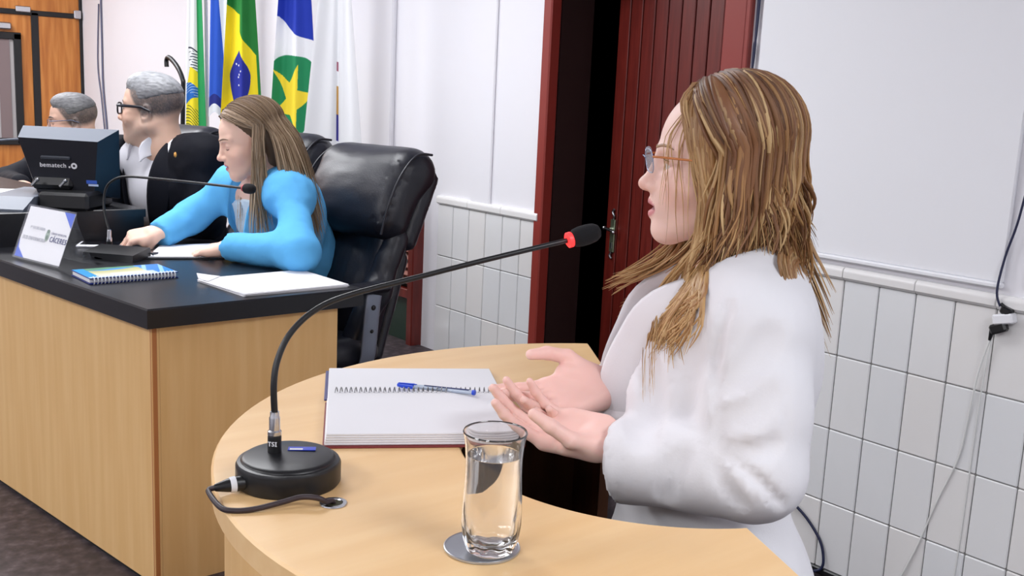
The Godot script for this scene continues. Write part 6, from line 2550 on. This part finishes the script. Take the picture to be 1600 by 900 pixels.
func straight_hair(t: Node3D, H: Transform3D, W: Transform3D) -> void:
	var rng := RandomNumberGenerator.new()
	rng.seed = 21
	var f := SDF.new()
	f.ell(Vector3(0, 0.042, -0.022), Vector3(0.082, 0.084, 0.098), Basis.IDENTITY, 0.02)
	f.ell(Vector3(0, -0.03, -0.06), Vector3(0.075, 0.1, 0.055), Basis.IDENTITY, 0.03)
	f.ell(Vector3(0, -0.03, 0.085), Vector3(0.12, 0.102, 0.092), Basis.IDENTITY, 0.02, 1)
	var mb := MB.new()
	mb.col = Color(0.1, 0.06, 0.035)
	f.mesh_into(mb, 0.008, W * H)
	part(t, "hair_base", mb, M["hair"])
	var m := MB.new()
	var C0 := Vector3(0, 0.038, -0.018)
	var R0 := Vector3(0.081, 0.087, 0.1)
	var inv := H.basis.orthonormalized().inverse()
	var dn := (inv * Vector3.DOWN).normalized()
	var back := inv * Vector3(0.5, 0, -0.86)
	var left := inv * Vector3(0.84, 0, 0.5)
	for i in 760:
		var s := 1.0 if rng.randf() < 0.7 else -1.0
		var u := rng.randf()
		var al := lerpf(deg_to_rad(84 if s > 0 else 70), deg_to_rad(182), u)
		var gap := al > 1.85 and al < 2.1 and s > 0
		var layer := rng.randf_range(0.99, 1.07)
		var th := lerpf(deg_to_rad(36), deg_to_rad(125), pow(u, 0.8)) + rng.randf_range(-0.05, 0.05)
		var d0 := Vector3(s * rng.randf_range(0.0, 0.06), sin(th), cos(th)).normalized()
		var d1 := Vector3(s * sin(al), rng.randf_range(-0.1, 0.1), cos(al)).normalized()
		var ctl := []
		for k in 6:
			var q := k / 5.0
			ctl.append(C0 + d0.slerp(d1, q) * R0 * (layer + 0.03 * sin(q * PI)))
		var last: Vector3 = ctl[-1]
		var toback := gap or al >= (1.85 if s > 0 else 1.6)
		var ln := rng.randf_range(0.27, 0.37) if not toback else rng.randf_range(0.3, 0.4)
		var dr := left * s * rng.randf_range(-0.01, 0.01)
		if toback:
			dr += back * rng.randf_range(0.07, 0.14) + left * rng.randf_range(0.0, 0.08)
		else:
			dr += back * rng.randf_range(-0.02, 0.04) + left * s * rng.randf_range(-0.03, 0.025)
		var bow := 0.6 if toback else 1.6
		for k in range(1, 8):
			var q := k / 7.0
			ctl.append(last + dn * ln * q + dr * pow(q, bow) + left * s * 0.012 * sin(q * PI) + left * 0.004 * sin(q * 6.0 + i))
		var pts := curve(ctl, 2)
		for k in pts.size():
			pts[k] = W * (H * pts[k])
		var ca := [Color(0.13, 0.08, 0.05), Color(0.18, 0.115, 0.07), Color(0.22, 0.145, 0.085)][rng.randi() % 3] as Color
		var cb := [Color(0.42, 0.3, 0.18), Color(0.55, 0.41, 0.27), Color(0.28, 0.185, 0.105)][rng.randi() % 3] as Color
		lock(m, pts, rng.randf_range(0.0035, 0.0055) if i < 330 else rng.randf_range(0.0012, 0.0026), ca, cb, 0.36, H.basis.z if absf(al - PI / 2) > 0.7 else H.basis.x)
	part(t, "hair", m, M["hair"]).set_meta("kind", "stuff")

# ---------------------------------------------------------------- the two men
func suit_man(called: String, label: String, H: Transform3D, neck: Vector3, pel: Vector3, F: Vector3, sh: Array, el: Array, wr: Array, skin: Color, o: Dictionary, hands: bool) -> Array:
	var U := Vector3.UP
	var org := Vector3(pel.x, DAIS_Y, pel.z)
	var t := person(called, label, org)
	var W := Transform3D(Basis.IDENTITY, -org)
	var B := aim(F, (neck - pel).normalized())
	var J := {
		"neck": neck, "pelvis": pel, "basis": B, "head": H, "neck_r": 0.062, "width": 1.22, "trap": 0.62, "sh": sh, "el": el, "wr": wr,
		"hip": [pel + B.x * 0.1, pel - B.x * 0.1],
		"kn": [pel + B.x * 0.13 + F * 0.42 - U * 0.04, pel - B.x * 0.13 + F * 0.42 - U * 0.04],
		"an": [pel + B.x * 0.13 + F * 0.38, pel - B.x * 0.13 + F * 0.38],
		"toe": [F, F], "shoulder_r": 0.058,
	}
	for i in 2:
		J.an[i].y = DAIS_Y + 0.09
	var mb := MB.new()
	skin_mesh(mb, J, skin, org)
	var f := SDF.new()
	head_field(f, o)
	f.cap(Vector3(0, -0.05, -0.028), Vector3(0, -0.16, -0.05), 0.057, 0.062, 0.03)
	f.cap(Vector3(0, -0.09, 0.03), Vector3(0, -0.13, -0.01), 0.03, 0.045, 0.04)
	f.mesh_into(mb, 0.004, W * H, head_paint(o, skin))
	brow_lash(t, W * H, f, o.brow, o.lid, 1.25)
	for i in 2:
		var z: Vector3 = (wr[i] - el[i]).normalized()
		z = (z + Vector3(0, -0.1, 0)).normalized()
		var y: Vector3 = (U - z * U.dot(z)).normalized()
		f = SDF.new()
		hand_field(f, -1.0 if i == 0 else 1.0, [[0.3, 0.4, 0.3], [0.35, 0.45, 0.3], [0.4, 0.45, 0.3], [0.45, 0.5, 0.3]], [0.05, 0.0, -0.05, -0.1], [Vector3(0.6, -0.35, 0.7), Vector3(0.2, -0.4, 0.9), Vector3(0.0, -0.4, 0.9)])
		f.mesh_into(mb, 0.006, W * Transform3D(Basis(y.cross(z), y, z), wr[i]), func(_p, _n): return skin)
	part(t, "body", mb, M["skin"])
	seated_legs(t, J, W, M["suit"], F)
	f = SDF.new()
	trunk(f, J, 0.01)
	f.cap(neck - U * 0.03, neck + (H.origin - neck) * 0.25, 0.072, 0.07, 0.03)
	var m := MB.new()
	f.mesh_into(m, 0.014, W)
	part(t, "shirt", m, M["shirt"])
	f = SDF.new()
	trunk(f, J, 0.026)
	for i in 2:
		limb(f, sh[i], el[i], wr[i].lerp(el[i], 0.08), 0.076, 0.064, 0.046, 0.045)
	var at := func(l: float, u: float, z: float) -> Vector3:
		return pel.lerp(neck, u) + B.x * l + B.z * z
	f.cap(at.call(0.035, 1.05, 0.1), at.call(0.02, 0.1, 0.2), 0.125, 0.095, 0.015, 1)
	f.ell(neck + U * 0.075 + F * 0.02, Vector3(0.112, 0.125, 0.135), B, 0.015, 1)
	var fold := FastNoiseLite.new()
	fold.seed = 18
	fold.frequency = 9.0
	f.noise = fold
	f.amp = 0.006
	m = MB.new()
	f.mesh_into(m, 0.014, W)
	part(t, "suit_jacket", m, M["suit"])
	m = MB.new()
	for s in [1.0, -1.0]:
		var pts := curve([at.call(s * 0.03, 1.1, -0.08), at.call(s * 0.095, 1.05, -0.03), at.call(s * 0.12 + 0.025, 0.95, 0.055), at.call(s * 0.125 + 0.03, 0.78, 0.12), at.call(s * 0.11 + 0.025, 0.55, 0.155), at.call(s * 0.09 + 0.02, 0.3, 0.16)], 5)
		var ws := []
		var ns := []
		for i in pts.size():
			var q := float(i) / (pts.size() - 1)
			ws.append(lerpf(0.05, 0.09, sin(q * PI)))
			ns.append((B.x * s * lerpf(1.0, 0.5, q) + F * lerpf(-0.2, 0.9, q) + U * 0.4).normalized())
		strap(m, pts, ws, ns, 0.006)
	m.put(W)
	part(t, "lapel", m, M["suit"])
	# shirt collar
	m = MB.new()
	for s in [1.0, -1.0]:
		var up := (H.origin - neck).normalized()
		var pts := curve([neck + up * 0.075 - F * 0.08, neck + up * 0.06 + B.x * s * 0.082 - F * 0.015, neck + up * 0.012 + B.x * s * 0.055 + F * 0.075, neck - up * 0.035 + B.x * s * 0.05 + F * 0.112], 5)
		var ws := []
		var ns := []
		for i in pts.size():
			var q := float(i) / (pts.size() - 1)
			ws.append(lerpf(0.06, 0.068, sin(q * PI)) * (1.0 - 0.88 * smoothstep(0.6, 1.0, q)))
			ns.append((B.x * s * (1.0 - q * 0.5) + F * (q - 0.3)).normalized())
		strap(m, pts, ws, ns, 0.004)
	m.put(W)
	part(t, "collar", m, M["shirt"])
	return [t, J, W]

func crop_hair(t: Node3D, H: Transform3D, W: Transform3D, front: Color, side: Color, line: float) -> void:
	var f := SDF.new()
	f.ell(Vector3(0, 0.037, -0.014), Vector3(0.0755, 0.0815, 0.0945), Basis.IDENTITY, 0.02)
	f.ell(Vector3(0, 0.08, 0.03), Vector3(0.045, 0.034, 0.048), Basis.IDENTITY, 0.03)
	# forehead stays free; the sides are cropped and only painted on the scalp
	f.ell(Vector3(0, 0.0, 0.115), Vector3(0.12, 0.074 + line, 0.05), Basis(Vector3.RIGHT, -0.2), 0.012, 1)
	f.cut(Vector3(0, 0.022, 0), Vector3(0, -1, -0.3), 0.012)
	var nz := FastNoiseLite.new()
	nz.seed = 5
	nz.frequency = 70.0
	f.noise = nz
	f.amp = 0.0022
	f.squash = Vector3(1.6, 1.6, 0.5)
	var n2 := FastNoiseLite.new()
	n2.seed = 9
	n2.frequency = 45.0
	var m := MB.new()
	f.mesh_into(m, 0.0045, W * H, func(p: Vector3, _n: Vector3) -> Color:
		var c := front.lerp(side, smoothstep(0.1, 0.035, p.y))
		return c * (0.8 + 0.5 * n2.get_noise_3dv(p * Vector3(1.5, 1.5, 0.6))))
	part(t, "hair", m, M["hair"])

func frame_glasses(t: Node3D, X: Transform3D, m: Material, r: float, lens_h: float) -> void:
	var g := Node3D.new()
	g.name = "glasses"
	t.add_child(g, true)
	for s in [-1.0, 1.0]:
		var b := MB.new()
		var ring := []
		for i in 21:
			var a := TAU * i / 20.0
			var q := Vector2(signf(cos(a)) * pow(absf(cos(a)), 0.6) * 0.027, signf(sin(a)) * pow(absf(sin(a)), 0.6) * lens_h)
			ring.append(X * Vector3(s * 0.034 + q.x, -0.002 + q.y, 0.104 - 0.25 * absf(s * 0.034 + q.x)))
		b.tube(ring, r, 6, false)
		part(g, "rim", b, m)
		b = MB.new()
		b.tube([X * Vector3(s * 0.062, 0.008, 0.088), X * Vector3(s * 0.075, 0.008, 0.07), X * Vector3(s * 0.079, 0.006, 0.0), X * Vector3(s * 0.08, -0.006, -0.03)], [r * 1.7, r * 1.9, r * 1.6, r * 1.2], 6)
		part(g, "temple", b, m)
	var b := MB.new()
	b.tube([X * Vector3(-0.009, 0.004, 0.102), X * Vector3(0.009, 0.004, 0.102)], r, 6)
	part(g, "bridge", b, m)

func men() -> void:
	var suit := cloth_mat("suit", rgb(22, 23, 30), 0.75, 0.1)
	mat("shirt", rgb(226, 226, 234), 0.75)
	var U := Vector3.UP
	# man in dark framed glasses, face turned to the left
	var hf := Vector3(-0.72, 0.0, 0.69).normalized()
	var H := Transform3D(aim(hf).scaled(Vector3.ONE * 1.13), Vector3(-3.8740, 1.4887, 1.6157))
	var F := Vector3(0.12, 0, 0.99).normalized()
	var B := aim(F)
	var neck := Vector3(-3.8789, 1.3326, 1.5875)
	var pel := Vector3(neck.x - 0.02, 0.82, neck.z - 0.16)
	var sk := Color(0.7, 0.46, 0.35)
	var o := {"fat": 0.008, "jaw": 0.05, "nose": 0.002, "lip": Color(0.5, 0.25, 0.22), "brow": Color(0.14, 0.1, 0.08), "beard": Color(0.5, 0.42, 0.38), "beard_amount": 0.3, "lid": 0.5, "scalp": 1.0, "scalp_color": Color(0.075, 0.075, 0.08)}
	var r := suit_man("person_002", "heavy grey haired man in a black suit and dark framed glasses looking left", H, neck, pel, F,
		[Vector3(-3.6652, 1.3245, 1.5080), Vector3(-4.0377, 1.2873, 1.6960)], [Vector3(-3.6009, 1.1003, 1.5277), Vector3(-3.9824, 1.1008, 1.7950)], [neck + Vector3(0.0, -0.4, 0.06), neck + Vector3(-0.2, -0.4, 0.06)], sk, o, true)
	crop_hair(r[0], H, r[2], Color(0.33, 0.34, 0.36), Color(0.14, 0.14, 0.15), 0.006)
	frame_glasses(r[0], r[2] * H, mat("frame_black", rgb(16, 18, 30), 0.3), 0.0032, 0.018)
	eyes(r[0], r[2] * H, Color(0.08, 0.05, 0.03))
	var m := MB.new()
	m.ball(Vector3(-3.6337, 1.3362, 1.6257) - r[0].position, Vector3(0.006, 0.01, 0.003), 10, 6, aim(Vector3(0.77, 0.1, 0.64)))
	part(r[0], "lapel_pin", m, mat("gold", rgb(214, 160, 90), 0.3, 0.9))
	# man behind the monitor
	hf = Vector3(-0.35, -0.12, 0.93).normalized()
	H = Transform3D(aim(hf, U + Vector3(0.633, 0, -0.773) * 0.12).scaled(Vector3.ONE * 1.08), Vector3(-5.1450, 1.3878, 1.5185))
	neck = Vector3(-5.1395, 1.2081, 1.4845)
	pel = Vector3(neck.x + 0.05, 0.82, neck.z - 0.14)
	F = Vector3(-0.4, 0, 0.92).normalized()
	o = {"fat": 0.004, "jaw": 0.05, "nose": 0.002, "lip": Color(0.5, 0.25, 0.22), "brow": Color(0.07, 0.05, 0.04), "beard": Color(0.4, 0.32, 0.28), "beard_amount": 0.3, "lid": 0.9, "scalp": 1.0, "scalp_color": Color(0.07, 0.07, 0.07)}
	r = suit_man("person_003", "grey haired man in thin glasses mostly hidden behind the monitor", H, neck, pel, F,
		[Vector3(-4.8818, 1.2215, 1.4096), Vector3(-5.4010, 1.1573, 1.5750)], [Vector3(-4.7913, 1.0830, 1.4206), Vector3(-5.2931, 1.0832, 1.7848)], [Vector3(-4.6618, 1.1015, 1.6570), Vector3(-4.8711, 1.1151, 1.8250)], Color(0.66, 0.42, 0.32), o, true)
	crop_hair(r[0], H, r[2], Color(0.2, 0.2, 0.21), Color(0.1, 0.1, 0.1), 0.014)
	frame_glasses(r[0], r[2] * H, mat("rim_grey", rgb(96, 106, 130), 0.25, 0.4), 0.0012, 0.015)
	eyes(r[0], r[2] * H, Color(0.08, 0.05, 0.03))

func people() -> void:
	skin_mat()
	speaker()
	blue_woman()
	men()
